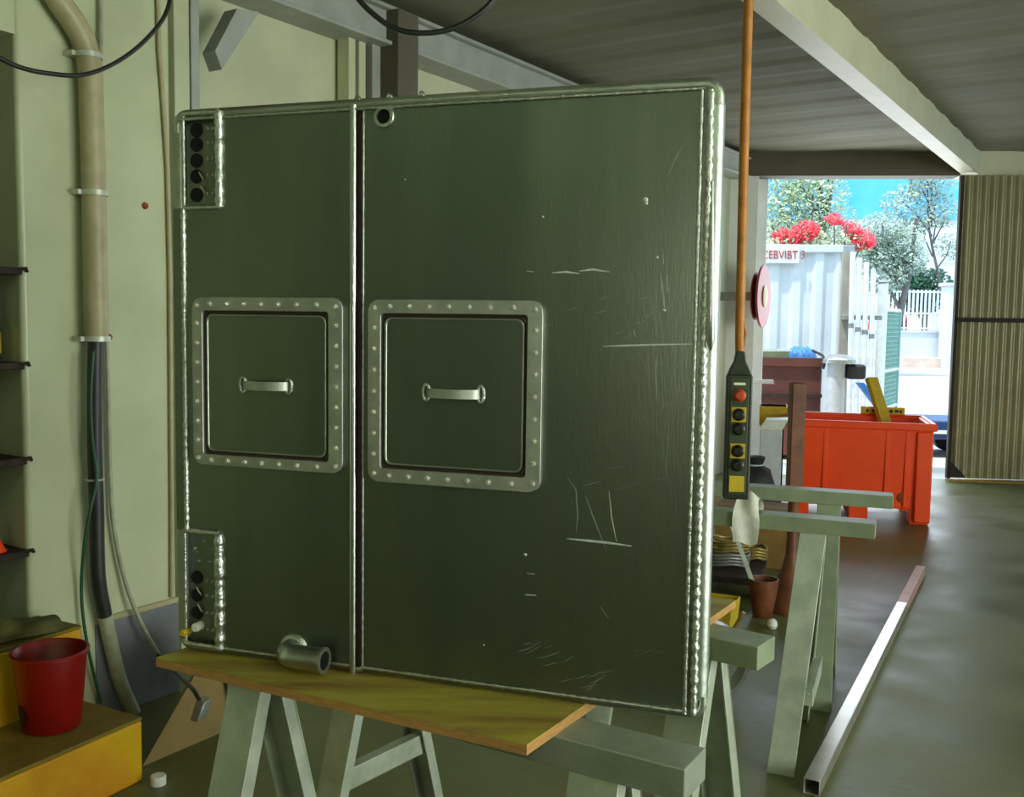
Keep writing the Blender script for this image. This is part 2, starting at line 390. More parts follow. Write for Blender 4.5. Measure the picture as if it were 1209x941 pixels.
# body: sides taper towards the back
b = MB()
fr = rrect(.004, TW - .004, .003, TH - .004, .02, 4); bk = rrect(.03, TW - .33, .003, TH - .004, .02, 4); n = len(fr)
v = [(x, TP, z) for x, z in fr] + [(x, TD, z) for x, z in bk]
b.add(v, [tuple(range(n)), tuple(range(2 * n - 1, n - 1, -1))] + [(i, i + n, (i + 1) % n + n, (i + 1) % n) for i in range(n)])
b.build('body', 'alu', tank, smooth=40)
sx = TU(417, 450)[0]; gx = TU(427, 450)[0]; wx = TU(823, 480)[0]; lx = TU(219, 450)[0]
pk1 = (TU(217, 200)[0], TU(262, 200)[0], TU(240, 245)[1], TU(240, 133)[1]); pk2 = (TU(219, 690)[0], TU(262, 690)[0], TU(240, 762)[1], TU(240, 628)[1])
# left face plate, notched round the two corner pockets
pl = [(.002, pk2[3]), (pk2[1], pk2[3]), (pk2[1], .004), (sx, .004), (sx, TH - .008), (pk1[1], TH - .008), (pk1[1], pk1[2]), (.002, pk1[2])]
MB().prism(pl, 0, TP + .002).build('left_plate', 'alu', tank, bevel=.003)
MB().box(gx, wx + .006, .001, TP + .002, .004, TH - .008).build('right_plate', 'alu', tank, bevel=.003)
# right-hand flange with a rounded outer edge
b = MB(); k = [(wx + .002, .0), (TW - .012, .0)]
prof = [(wx + .004, .002)] + [(TW - .016 + .016 * math.sin(a), .018 - .016 * math.cos(a)) for a in [math.radians(q) for q in range(0, 100, 15)]] + [(TW - .002, .04), (wx + .004, .04)]
v = [(x, y, .034) for x, y in prof] + [(x, y, TH - .04) for x, y in prof]; n = len(prof)
b.add(v, [tuple(range(n)), tuple(range(2 * n - 1, n - 1, -1))] + [(i, i + n, (i + 1) % n + n, (i + 1) % n) for i in range(n)])
b.build('right_flange', 'alu_edge', tank, smooth=50)
for za, zb_ in ((.008, .036), (TH - .042, TH - .012)): MB().box(wx + .004, TW - .014, .002, TP + .004, za, zb_).build('flange_end', 'alu_edge', tank)
b = MB(); b.box(.0, lx - .004, .002, .03, .02, TH - .02); b.build('left_flange', 'alu_edge', tank, bevel=.006, seg=3)
# rolled lips and welds
def bead(pts, r, name, m_='weld', jit=.25, step=.006, seg=8):
    P = [Vector(p) for p in pts]; out = []; rs = []
    for a, c in zip(P, P[1:]):
        n = max(2, int((c - a).length / step))
        for i in range(n + (c is P[-1])):
            out.append(a.lerp(c, i / n)); rs.append(r * (1 + jit * math.sin(i * 2.1) * rnd.uniform(.5, 1) + jit * rnd.uniform(-.4, .4)))
    return MB().tube(out, rs, seg).build(name, m_, tank, smooth=60)
def lip_path(inset, r_, z, s_):
    out = [(inset, .009, z + s_ * (r_ + .012))]
    for q in range(0, 91, 15):
        a = math.radians(q); out.append((inset + r_ - r_ * math.cos(a), .009, z + s_ * (r_ - r_ * math.sin(a))))
    for q in range(90, -1, -15):
        a = math.radians(q); out.append((TW - inset - r_ + r_ * math.cos(a), .009, z + s_ * (r_ - r_ * math.sin(a))))
    return out + [(TW - inset, .009, z + s_ * (r_ + .012))]
lip = MB(); lip.tube(lip_path(.0105, .022, TH - .010, -1), .0105, 12)
lip.build('top_lip', 'alu_edge', tank, smooth=60)
bead([(.02, -.001, TH - .019), (TW - .03, -.001, TH - .019)], .0035, 'top_weld')
lip = MB(); lip.tube(lip_path(.0065, .022, .0065, 1), .0065, 10)
lip.build('bottom_lip', 'alu_edge', tank, smooth=60)
bead([(.02, -.001, .014), (sx, -.001, .014)], .003, 'bottom_weld'); bead([(gx, -.001, .014), (TW - .03, -.001, .014)], .003, 'bottom_weld')
bead([(wx - .006, -.001, .01), (wx - .006, -.001, TH - .02)], .0035, 'flange_weld'); bead([(wx + .008, -.001, .01), (wx + .008, -.001, TH - .02)], .0055, 'flange_weld', jit=.4)
bead([(lx, -.001, pk2[3]), (lx, -.001, pk1[2])], .005, 'left_weld')
MB().tube([(sx, .0, .0), (sx, .0, TH - .012)], .0065, 14).build('seam_rod', 'alu_bright', tank)
MB().box(sx + .005, gx, .006, .02, .0, TH - .01).build('seam_groove', 'gasket', tank)
bead([(gx + .002, .002, .01), (gx + .002, .002, TH - .02)], .0022, 'seam_weld', 'alu_edge', .2)
# short lengths of the top edge that stick up: welded stubs
for px, py in ((421, 103), (497, 97), (459, 96)):
    x, z = TU(px, py); MB().prism([(x - .007, TH - .004), (x + .007, TH - .004), (x + .004, TH + .004), (x - .002, TH + .007)], .0, .008).build('welded_tab', 'alu_bright', tank, bevel=.002)
# corner pockets with their sockets
def pocket(pk, ys, right_r):
    x0, x1, z0, z1 = pk
    fr = MB().box(x0 - .004, x1, TP - .002, TP + .004, z0, z1).build('corner_pocket', 'alu', tank)
    B = MB()
    def sub(pts, r, jit):
        P = [Vector(p) for p in pts]; out = []; rs = []
        for a, c in zip(P, P[1:]):
            n = max(2, int((c - a).length / .005))
            for i in range(n + 1): out.append(a.lerp(c, i / n)); rs.append(r * (1 + jit * rnd.uniform(-1, 1)))
        B.tube(out, rs, 8)
    sub([(x1 - .004, -.002, z0), (x1 - .004, -.002, z1)], right_r, .2)
    sub([(x0, .0, z0), (x1 - .004, -.002, z0)], .005, .12); sub([(x0, .0, z1), (x1 - .004, -.002, z1)], .006, .12); sub([(x0, .0, z0), (x0, .0, z1)], .0035, .2)
    B.build('pocket_weld', 'weld', fr, smooth=60)
    prof = [(.0095, .0), (.0125, .0), (.0125, .008), (.0115, .010), (.0095, .010)]
    sock = MB().lathe(prof, 18, RY, close=True); s0 = None
    for i, (px, py, kind) in enumerate(ys):
        x, z = TU(px, py); M = Matrix.Translation((x, TP, z))
        if kind == 's':
            o = sock.build('socket', 'alu', fr, M=M) if s0 is None else link_copy(s0, fr, M=M); s0 = s0 or o
            MB().lathe([(.0, .004), (.0098, .004)], 16, RY).build('bore', 'hole', fr, M=M)
        if kind == 'h': MB().lathe([(.0, .0035), (.0135, .0035), (.0135, .001)], 16, RY).build('bore', 'hole', fr, M=M)
        if kind == 'b': MB().lathe([(.0, .006), (.0022, .006), (.003, .004), (.003, 0)], 8, RY).build('stud', 'bolt', fr, M=M)
        if kind == 'c': MB().tube(curve_pts([(x - .008, TP - .004, z + .006), (x - .002, TP - .008, z + .001), (x + .001, TP - .004, z - .008)], 4), .0018, 6).build('wire_clip', 'bolt', fr)
    return fr
up_ = []
for y in (152, 169, 188, 207, 229): up_ += [(226, y, 'h'), (240, y - 2, 'b'), (246, y - 2, 'b')]
up_ += [(236, 222, 'c'), (234, 206, 'c')]
pocket(pk1, up_, .0085)
lo_ = [(225, 649, 'b'), (236, 641, 'b'), (247, 650, 'b'), (230, 664, 'b'), (243, 665, 'b'), (227, 684, 'h'), (227, 705, 'h'), (227, 726, 'h')]
for y in (688, 706, 726, 746): lo_ += [(239, y, 'b'), (245, y + 1, 'b'), (248, y, 'b')]
lo_ += [(232, 700, 'c'), (233, 720, 'c')]
f2 = pocket(pk2, lo_, .009)
x, z = TU(231, 741); MB().lathe([(0, .022), (.007, .022), (.009, .018), (.009, .0)], 14, Matrix.Translation((x, TP, z)) @ RY).build('white_cap', 'white_plastic', f2)
x, z = TU(219, 746); MB().lathe([(0, .03), (.006, .03), (.0075, .026), (.0075, .0)], 6, Matrix.Translation((x, TP, z)) @ RY).build('yellow_plug', 'label_yellow', f2)
# breather port at the top
x, z = TU(454, 131); z -= .010; pr = MB().lathe([(.0125, 0), (.0195, 0), (.0195, .004), (.018, .0055), (.0125, .0055)], 26, Matrix.Translation((x, .001, z)) @ RY, close=True).build('port_ring', 'alu_bright', tank)
MB().lathe([(0, .0012), (.0127, .0012)], 22, Matrix.Translation((x, .001, z)) @ RY).build('port_bore', 'hole', pr)

# bolted hatches
bolt0 = None
def hatch(o4, i4, bolts, hand):
    global bolt0
    x0, x1 = o4[0], o4[1]
    corners = [TU(*p) for p in o4]; ic = [TU(*p) for p in i4]
    X0 = (corners[0][0] + corners[2][0]) / 2; X1 = (corners[1][0] + corners[3][0]) / 2; Z1 = (corners[0][1] + corners[1][1]) / 2; Z0 = (corners[2][1] + corners[3][1]) / 2
    x0 = (ic[0][0] + ic[2][0]) / 2; x1 = (ic[1][0] + ic[3][0]) / 2; z1 = (ic[0][1] + ic[1][1]) / 2; z0 = (ic[2][1] + ic[3][1]) / 2
    fr = MB().ring(rrect(X0, X1, Z0, Z1, .022), rrect(x0, x1, z0, z1, .006), -.010, .004).build('hatch_frame', 'frame_alu', tank, bevel=.0012)
    MB().ring(rrect(x0 + .0002, x1 - .0002, z0 + .0002, z1 - .0002, .006), rrect(x0 + .0045, x1 - .0045, z0 + .0045, z1 - .0045, .008), -.003, .0035).build('gasket', 'gasket', fr)
    cv = MB().prism(rrect(x0 + .005, x1 - .005, z0 + .005, z1 - .005, .014), -.0045, .003).build('hatch_cover', 'alu', tank, bevel=.0045, seg=4)
    MB().ring(rrect(x0 + .006, x1 - .006, z0 + .006, z1 - .006, .014), rrect(x0 + .010, x1 - .010, z0 + .010, z1 - .010, .011), -.0062, -.002).build('cover_rim', 'alu_edge', cv, bevel=.0015)
    # bolts: nine along top and bottom, seven down each side
    xm0, xm1, zm0, zm1 = (X0 + x0) / 2, (X1 + x1) / 2, (Z0 + z0) / 2, (Z1 + z1) / 2
    pts = []
    for zz in (zm0, zm1):
        off = .012 if zz == zm0 else -.012
        for i in range(9):
            t = (0, .10, .225, .35, .475, .60, .73, .87, 1)[i]
            pts.append((xm0 + (xm1 - xm0) * t, zz + (.2 * (-off) * -1 if False else 0) + (off * .25 if i in (0, 8) else 0)))
    for xx in (xm0 - .001, xm1 + .001):
        for i in range(7): pts.append((xx, zm0 + (zm1 - zm0) * (i + 1) / 8))
    for x, z in pts:
        M = Matrix.Translation((x, -.010, z)) @ Matrix.Rotation(rnd.uniform(0, 1), 4, 'Y')
        if bolt0 is None:
            bolt0 = MB().lathe([(.0052, 0), (.0052, .001), (.0038, .0012), (.0038, .0045), (.0022, .0056), (0, .0056)], 8, RY).build('bolt', 'bolt', fr, M=M)
        else: link_copy(bolt0, fr, M=M)
    # strap handle: two welded ears and a bowed strap between them
    (hx0, hz), (hx1, _) = TU(hand[0], hand[2]), TU(hand[1], hand[2])
    h = None
    st = []; n = 14
    b = MB(); v = []
    for i in range(n + 1):
        t = i / n; x = hx0 + (hx1 - hx0) * t; y = -.006 - .022 * math.sin(math.pi * t) ** .55; st.append((x, y))
    for x, y in st: v += [(x, y, hz - .008), (x, y, hz + .008), (x, y + .003, hz + .008), (x, y + .003, hz - .008)]
    b.add(v, [(4 * i + q, 4 * i + (q + 1) % 4, 4 * i + 4 + (q + 1) % 4, 4 * i + 4 + q) for i in range(n) for q in range(4)] + [(0, 1, 2, 3), (4 * n + 3, 4 * n + 2, 4 * n + 1, 4 * n)])
    b.build('handle', 'frame_alu', cv, smooth=40)
    for hx in (hx0, hx1):
        loop = [(hx + .006 * math.cos(a), -.006, hz + .014 * math.sin(a)) for a in [2 * math.pi * i / 14 for i in range(15)]]
        MB().tube(loop, .003, 8).build('handle_ear', 'weld', cv, smooth=60)
hatch([(231, 351), (408, 351), (231, 546), (407, 560)], [(243, 366), (390, 369), (243, 536), (391, 544)], None, (289, 343, 454))
hatch([(437, 353), (642, 355), (437, 567), (641, 582)], [(452, 370), (624, 372), (452, 552), (623, 563)], None, (505, 569, 463))

# outlet elbow low on the left plate
ex, ez = TU(347, 764); e1x, e1z = TU(400, 780)
ezc = ez - .004
pts = [(ex, .004, ezc), (ex, -.014, ezc)] + [(ex + .022 - .022 * math.cos(a), -.014 - .022 * math.sin(a), ezc) for a in [math.radians(q) for q in range(15, 91, 15)]] + [(ex + .082, -.036, ezc)]
el = MB().tube(pts, .0225, 22).build('outlet_elbow', 'alu_bright', tank, smooth=50)
MB().lathe([(.017, .0), (.0242, .0), (.0242, .006), (.017, .006)], 22, Matrix.Translation((ex + .079, -.036, ezc)) @ Matrix.Rotation(math.radians(90), 4, 'Y'), close=True).build('pipe_end_ring', 'alu_edge', el)
MB().lathe([(0, .0), (.0172, .0)], 20, Matrix.Translation((ex + .0835, -.036, ezc)) @ Matrix.Rotation(math.radians(90), 4, 'Y')).build('pipe_bore', 'hole', el)
MB().lathe([(.0215, 0), (.030, 0), (.028, .004), (.0235, .007), (.0215, .007)], 26, Matrix.Translation((ex, .0, ezc)) @ RY, close=True).build('weld_collar', 'weld', el)

# scratches, weld spatter and chalky scuffs standing on the plate
def strip(pl, wd, name='scratch', m_='scratch', y=.0004):
    P = [TU(*p) for p in pl]; b = MB(); v = []
    for i, (x, z) in enumerate(P):
        a = P[max(i - 1, 0)]; c = P[min(i + 1, len(P) - 1)]; dx, dz = c[0] - a[0], c[1] - a[1]; L_ = math.hypot(dx, dz) or 1
        hw = wd * 1.3 * (.35 if i in (0, len(P) - 1) else 1) / 2
        nx, nz = -dz / L_ * hw, dx / L_ * hw
        v += [(x + nx, y, z + nz), (x - nx, y, z - nz)]
    v += [(p[0], y + .001, p[2]) for p in v]; n = len(P)
    b.add(v, [(2 * i, 2 * i + 1, 2 * i + 3, 2 * i + 2) for i in range(n - 1)] + [(2 * n + 2 * i, 2 * n + 2 * i + 2, 2 * n + 2 * i + 3, 2 * n + 2 * i + 1) for i in range(n - 1)])
    return b.build(name, m_, tank, smooth=0)
strip([(712, 409), (740, 408), (770, 407), (826, 406)], .0022)
strip([(652, 322), (668, 321), (684, 323)], .0028); strip([(684, 320), (700, 318), (719, 321)], .0032); strip([(622, 320), (630, 321)], .003)
strip([(669, 636), (690, 638), (720, 641), (746, 645)], .0030)
strip([(669, 562), (680, 578), (682, 610), (680, 630)], .0014, m_='smudge'); strip([(691, 585), (702, 615), (716, 650)], .0016, m_='smudge'); strip([(719, 580), (722, 610), (728, 640)], .0016)
strip([(708, 716), (719, 731)], .0014); strip([(620, 702), (633, 703)], .0035); strip([(622, 677), (631, 678)], .0028)
strip([(789, 207), (797, 188), (806, 172)], .0016, m_='smudge'); strip([(775, 420), (774, 440), (776, 470)], .0015, m_='smudge')
strip([(780, 322), (782, 340), (785, 366)], .0035, m_='alu_bright', y=-.0006); strip([(788, 325), (788, 345)], .0018)
strip([(783, 300), (783, 312)], .0015); strip([(748, 390), (751, 398)], .0018); strip([(790, 500), (786, 560)], .0012, m_='smudge')
for px, py, r_ in ((762, 236, .0045), (763, 240, .003), (478, 212, .0016), (545, 570, .0012), (641, 256, .002), (784, 366, .003), (776, 304, .002), (571, 762, .0018), (620, 655, .003)):
    x, z = TU(px, py); MB().lathe([(0, r_ * .6), (r_ * .6, r_ * .45), (r_, 0)], 8, Matrix.Translation((x, .001, z)) @ RY).build('weld_spatter', 'scratch', tank)
for cx_, cy_, n_, sp_ in ((700, 800, 9, 12), (625, 765, 5, 10), (655, 775, 5, 8), (755, 770, 4, 12), (690, 360, 5, 30), (745, 375, 6, 22), (610, 380, 4, 25), (740, 560, 5, 30)):
    for _ in range(n_):
        x_, y_, a_ = cx_ + rnd.gauss(0, sp_), cy_ + rnd.gauss(0, sp_ * .6), rnd.gauss(-.30, .12); l_ = rnd.uniform(4, 12)
        strip([(x_ - l_ * math.cos(a_), y_ - l_ * math.sin(a_)), (x_, y_ + .4), (x_ + l_ * math.cos(a_), y_ + l_ * math.sin(a_))], rnd.uniform(.0004, .0010), m_='smudge')
# slug of weld metal on the flange seam
x, z = TU(837, 410); b = MB().tube([(x - .002, -.002, z + .26), (x, -.005, z + .16), (x + .002, -.006, z + .06), (x + .003, -.006, z + .01), (x + .003, -.003, z - .005)], [.002, .0045, .006, .007, .002], 10); b.build('weld_run', 'alu_bright', tank, smooth=60)

# ------------------------------------------------------------------ plywood board under the tank
BT = TZ - .001; BB = .8325
c = [onz(184, 777, BT), onz(622, 880, BT), onz(693, 835, BT)]
e = (c[1] - c[0]).normalized(); sd = (c[2] - c[1]).normalized()
p0, p1 = c[0], c[1]; p2 = onz(869, 709, BT); p3 = p0 + (p2 - p1)
t = thing('plywood_board', 'stained yellow plywood board between tank and sawhorses', 'board', (p0.x, p0.y, BB))
loc = [(p - p0) for p in (p0, p1, p2, p3)]
b = MB(); v = [(p.x, p.y, .0155) for p in loc] + [(p.x, p.y, .0175) for p in loc]; b.add(v, [(0, 1, 2, 3), (7, 6, 5, 4)] + [(i, (i + 1) % 4, (i + 1) % 4 + 4, i + 4) for i in range(4)]); b.build('face_veneer', 'ply_top', t, smooth=0)
b = MB(); v = [(p.x, p.y, .0) for p in loc] + [(p.x, p.y, .0155) for p in loc]; b.add(v, [(0, 1, 2, 3), (7, 6, 5, 4)] + [(i, (i + 1) % 4, (i + 1) % 4 + 4, i + 4) for i in range(4)]); b.build('core', 'ply_edge', t, smooth=0)

# ------------------------------------------------------------------ sawhorses
def sawhorse(label, origin, ang, x0, x1, legs, m_, mleg, spread=.24, ztop=.832, bw=.092, bh=.052, lw=.088, brace_z=.25, lean=0.):
    """beam along local x, its near top edge on y = 0; legs splay in local y"""
    t = thing('sawhorse', label, 'sawhorse', (origin.x, origin.y, 0), ang, 'steel sawhorses')
    b = MB()                                                           # closed box section
    b.box(x0, x1, 0, bw, ztop - bh, ztop)
    b.build('beam', m_, t, bevel=.0025)
    for lxx in legs:
        for s in (-1, 1):
            ytop = bw / 2 + s * .028; yft = bw / 2 + s * spread; th = .034
            b = MB(); zt = ztop - .012
            hw = lw / 2
            # each leg is a channel: a wide web on the outside and two lips turned inwards
            def slab(xa, xb, ya, yb):
                v = []
                for yy, zz, ln in ((yft, 0, lean), (ytop, zt, 0)):
                    v += [(xa + ln, yy + ya * s * -1, zz), (xb + ln, yy + ya * s * -1, zz), (xb + ln, yy + yb * s * -1, zz), (xa + ln, yy + yb * s * -1, zz)]
                b.add(v, [(0, 3, 2, 1), (4, 5, 6, 7), (0, 1, 5, 4), (1, 2, 6, 5), (2, 3, 7, 6), (3, 0, 4, 7)])
            slab(lxx - hw, lxx + hw, -.0, .006); slab(lxx - hw, lxx - hw + .006, .006, th); slab(lxx + hw - .006, lxx + hw, .006, th)
            b.build('leg', mleg, t, bevel=.0015)
        f_ = 1 - brace_z / (ztop - .012); yb = .028 + (spread - .028) * f_
        b = MB(); b.box(lxx - .004, lxx + .030, bw / 2 - yb + .008, bw / 2 + yb - .008, brace_z - .03, brace_z + .03); b.build('brace', mleg, t, bevel=.002)
    return t
# front one, under the tank's front edge
o1 = onz(809, 909, .832); a1 = math.radians(-31)
sawhorse('grey-green sawhorse under the front edge of the tank, its beam end showing past the board', o1, a1, -1.04, .0, (-.925, -.155), 'saw_grey', 'saw_pale', spread=.25)
# rear one
o2 = onz(895, 764, .832); a2 = math.radians(-37)
sawhorse('grey-green sawhorse under the back of the tank, its beam end showing past the tank edge', o2, a2, -1.24, .0, (-1.14, -.15), 'saw_green', 'saw_pale', spread=.25)
# two free ones beyond
o3 = onz(1034, 619, .832); sawhorse('pale green sawhorse standing free beside the aluminium tube on the floor', o3, math.radians(-22), -1.0, .0, (-.85, -.2), 'saw_green', 'saw_pale', spread=.26, lean=-.06)
o4 = onz(1055, 586, .832); sawhorse('pale green sawhorse standing free between another sawhorse and the orange bin', o4, math.radians(-20), -1.1, .0, (-.95, -.24), 'saw_green', 'saw_green', spread=.24)

# ------------------------------------------------------------------ aluminium tube lying on the floor
qa, qb = onz(958, 930, .025), onz(1087, 673, .025); L_ = (qb - qa).length; az = math.atan2(qb.y - qa.y, qb.x - qa.x)
t = thing('aluminium_tube', 'long square aluminium tube lying on the green floor', 'metal tube', (qa.x, qa.y, 0), az)
sq = [(-.026, .0), (.026, .0), (.026, .052), (-.026, .052)]; iq = [(-.022, .004), (.022, .004), (.022, .048), (-.022, .048)]
Mz = Matrix.Rotation(math.radians(-90), 4, 'Z')
MB().ring(sq, iq, 0, L_ * .72, Mz).build('tube_length', 'bar_alu', t, bevel=.002); MB().ring(sq, iq, L_ * .72, L_, Mz).build('tube_end', 'bar_pink', t, bevel=.002)

# ------------------------------------------------------------------ hoist pendant on its cable
PY = 2.42; pc = aty(871, 500, PY); zt = aty(871, 418, PY).z; zb = aty(871, 588, PY).z; ph = zt - zb; pw = .062
t = thing('hoist_pendant', 'dark green hoist pendant control with red and black buttons on an orange cable', 'control box', (pc.x, PY, zb), math.radians(-8))
b = MB(); b.prism(rrect(-pw / 2, pw / 2, 0, ph * .86, .006), -.02, .02); b.build('housing', 'pendant', t, bevel=.003)
b = MB(); b.prism([(-pw / 2 + .002, ph * .855), (pw / 2 - .002, ph * .855), (pw / 2 - .008, ph * .9), (.014, ph * .95), (.010, ph * 1.02), (-.010, ph * 1.02), (-.014, ph * .95), (-pw / 2 + .008, ph * .9)], -.018, .018); b.build('neck', 'pendant', t, bevel=.003)
fc = MB().prism(rrect(-pw / 2 + .009, pw / 2 - .009, .012, ph * .84, .003), -.0225, -.018).build('face_plate', 'pendant_face', t, bevel=.001)
pend = [(.815, 'w', None), (.735, 'r', None), (.60, 'k', 'y'), (.50, 'k', None), (.345, 'k', 'y'), (.245, 'k', None)]
for zf, kind, bg_ in pend:
    z = ph * zf * .98
    if bg_: MB().box(-.018, .018, -.0245, -.022, z - .018, z + .018).build('button_plate', 'label_yellow', fc)
    if kind == 'w': MB().box(-.014, .014, -.0235, -.022, z - .003, z + .003).build('white_mark', 'white_stripe', fc); continue
    M = Matrix.Translation((.0, -.0235, z)) @ RY
    MB().lathe([(.0155, 0), (.0155, .004), (.013, .006), (.012, .011), (.009, .014), (0, .0145)], 18, M).build('button', 'btn_red' if kind == 'r' else 'btn_black', fc)
MB().box(-.018, .018, -.0245, -.022, ph * .055, ph * .165).build('yellow_label', 'label_yellow', fc)
ctop = aty(864, -160, PY); base = Vector((pc.x, PY, zb))
cp = [(0, 0, ph * 1.0), (-.002, .0, ph * 1.2), (-.004, 0, ph * 1.8), (-.006, 0, ph * 2.8), (-.008, 0, CEIL - zb)]
MB().tube(curve_pts(cp, 6), .0115, 12).build('cable', 'orange_cable', t, smooth=60)
MB().tube([(.006, -.004, ph * 1.0), (.012, -.004, ph * 1.14), (.004, -.006, ph * 1.24), (.0, -.004, ph * 1.5)], .003, 8).build('strain_wire', 'orange_cable', t)
MB().box(-.05, .05, -.05, .05, CEIL - zb - .02, CEIL - zb + .003).build('ceiling_plate', 'grey_metal', t, bevel=.003)

# ------------------------------------------------------------------ yellow steps and red bucket
sc_ = onz(168, 847, .21); sA = math.radians(-28)                       # local y runs along the steps' front edge (away), local x to the right
t = thing('yellow_steps', 'yellow painted two-tread steps by the wall', 'steps', (sc_.x, sc_.y, 0), sA)
MB().box(-.33, .0, -1.2, .0, 0, .20).build('lower_step', 'yellow', t, bevel=.008); MB().box(-.33, .0, -1.2, .0, .20, .212).build('lower_tread', 'tread', t, bevel=.004)
MB().box(-.54, -.315, -1.2, .03, 0, .445).build('upper_step', 'yellow', t, bevel=.008); MB().box(-.54, -.315, -1.2, .03, .445, .455).build('upper_tread', 'tread', t, bevel=.004)
bk = onz(61, 857, .212)
t = thing('bucket', 'dark red plastic bucket standing on the yellow steps', 'bucket', (bk.x, bk.y, .2125))
MB().lathe([(0, 0), (.082, 0), (.086, .004), (.108, .232), (.1125, .234), (.1125, .245), (.108, .247), (.105, .244), (.082, .008), (0, .008)], 36).build('shell', 'bucket', t, smooth=50)
MB().tube([(.1125 * math.cos(a), .1125 * math.sin(a), .243) for a in [2 * math.pi * i / 36 for i in range(37)]], .0035, 8).build('rim', 'bucket', t)
b = MB(); v = []; fs = []
for i in range(9):
    for j in range(7):
        a = math.radians(-128 + (i - 4) * 4.2); h = .06 + (j - 3) * .011; r_ = .086 + (.022 * h / .232) + .0012
        v.append((r_ * math.cos(a), r_ * math.sin(a), h))
for i in range(8):
    for j in range(6):
        if ((i - 3.5) / 3.6) ** 2 + ((j - 2.5) / 3.0) ** 2 < 1: fs.append((i * 7 + j, i * 7 + j + 1, i * 7 + j + 8, i * 7 + j + 7))
b.add(v, fs); b.build('soot_mark', 'soot', t)
# rag on the upper tread
rg = onz(18, 738, .455); b = MB(); N = 14; v = []
for i in range(N + 1):
    for j in range(N + 1):
        x, y = (i / N - .5), (j / N - .5); rr = math.hypot(x, y); h = max(0, .06 * (1 - (rr / .62) ** 2)) * (.6 + .4 * math.sin(9 * x + 2) * math.cos(11 * y)) + .004
        v.append((x * .20 + .012 * math.sin(7 * y), y * .40 + .015 * math.cos(6 * x), h))
b.add(v, [(i * (N + 1) + j, (i + 1) * (N + 1) + j, (i + 1) * (N + 1) + j + 1, i * (N + 1) + j + 1) for i in range(N) for j in range(N)])
o = b.build('rag', 'rag', smooth=80); o.location = (rg.x + .012, rg.y - .13, .4515); o.rotation_euler.z = sA; tag(o, 'crumpled olive rag lying on the upper yellow tread', 'rag')

# ------------------------------------------------------------------ shelves in the recess
rk = thing('shelf_rack', 'rusty dark shelves set in the grey recess by the white pilaster', 'shelf', rm(RPL, PD0, 0), -A)
for py in (320, 432, 545, 655):
    z = onp(20, py, rm(RPL, 0), RV).z
    s_ = MB().box(-.31, .012, -1.2, .0, z - .012, z + .012).build('shelf', 'rust_dark', rk, bevel=.003)
    MB().tube([(.005, -.03, z + .004), (.014, .012, z + .01), (.006, .018, z + .0)], .006, 6).build('bracket_tip', 'rust_dark', s_)
zq = onp(20, 432, rm(RPL, 0), RV).z + .0125
p = rm(RPL - .07, PD0 - .08); t = thing('bottle', 'dark green bottle standing on the rusty shelf', 'bottle', (p.x, p.y, zq))
MB().lathe([(0, 0), (.038, 0), (.04, .004), (.04, .13), (.03, .16), (.016, .18), (.016, .21), (0, .21)], 20).build('glass_body', 'olive_bottle', t); MB().lathe([(0, .208), (.019, .208), (.019, .232), (0, .234)], 16).build('cap', 'white_plastic', t); MB().lathe([(.0405, .03), (.0405, .10)], 20).build('paper_label', 'label_yellow', t)
zq = onp(20, 655, rm(RPL, 0), RV).z + .0125
p = rm(RPL - .06, PD0 - .10); t = thing('funnel', 'small orange funnel upturned on the lowest shelf', 'funnel', (p.x, p.y, zq))
MB().lathe([(.05, 0), (.05, .006), (.02, .07), (.009, .085), (.007, .13), (.005, .13), (.006, .085), (.018, .068), (.046, .004)], 20, close=True).build('cone', 'orange', t); MB().tube([(.052 * math.cos(a), .052 * math.sin(a), .003) for a in [2 * math.pi * i / 24 for i in range(25)]], .003, 6).build('rim', 'orange', t)

# ------------------------------------------------------------------ conduits and cables on the pilaster
def W(px, py, off=.0): p = onp(px, py, rm(RPL + off, 0), RV); return p
t = thing('conduit', 'thick beige conduit bending along the white pilaster', 'pipe', (0, 0, 0))
pp = [W(20, -145, .05), W(34, -90, .05), W(52, -40, .05), W(66, -5, .05), W(84, 22, .05), W(97, 45, .05), W(104, 68, .05), W(107, 100, .05), W(110, 200, .05), W(112, 300, .05), W(114, 398, .05)]
MB().tube(curve_pts(pp, 6), .041, 16).build('pipe', 'pipe_beige', t, smooth=60)
for px, py in ((104, 66), (111, 228), (114, 400)):
    p = W(px, py, .05); b = MB(); b.lathe([(.042, -.009), (.048, -.009), (.048, .009), (.042, .009)], 18, Matrix.Translation(p), close=True); b.box(-.0505, .0, -.062, .0, -.008, .008, Matrix.Translation(p) @ ROOM); b.build('clamp', 'clamp', t)
t = thing('black_hose', 'black cable sleeve hanging from the end of the beige conduit', 'cable', (0, 0, 0))
MB().tube(curve_pts([W(113, 396, .045), W(112, 450, .045), W(112, 520, .045), W(114, 600, .045), W(116, 680, .045), W(124, 727, .04)], 6), .026, 12).build('sleeve', 'black_rub', t, smooth=60)
MB().tube(curve_pts([W(123, 722, .04), W(132, 765, .04), W(142, 805, .04), W(157, 840, .04), W(170, 868, .04), W(180, 886, .04)], 6), .026, 12).build('grey_sheath', 'thin_pipe', t, smooth=60)
MB().lathe([(.027, -.02), (.032, -.02), (.032, .02), (.027, .02)], 16, Matrix.Translation(W(178, 882, .04)), close=True).build('end_fitting', 'clamp', t)
MB().tube([W(112, 566, .045) + (RV * math.cos(a) + DV * math.sin(a)) * .029 for a in [2 * math.pi * i / 20 for i in range(21)]], .004, 6).build('tie', 'clamp', t)
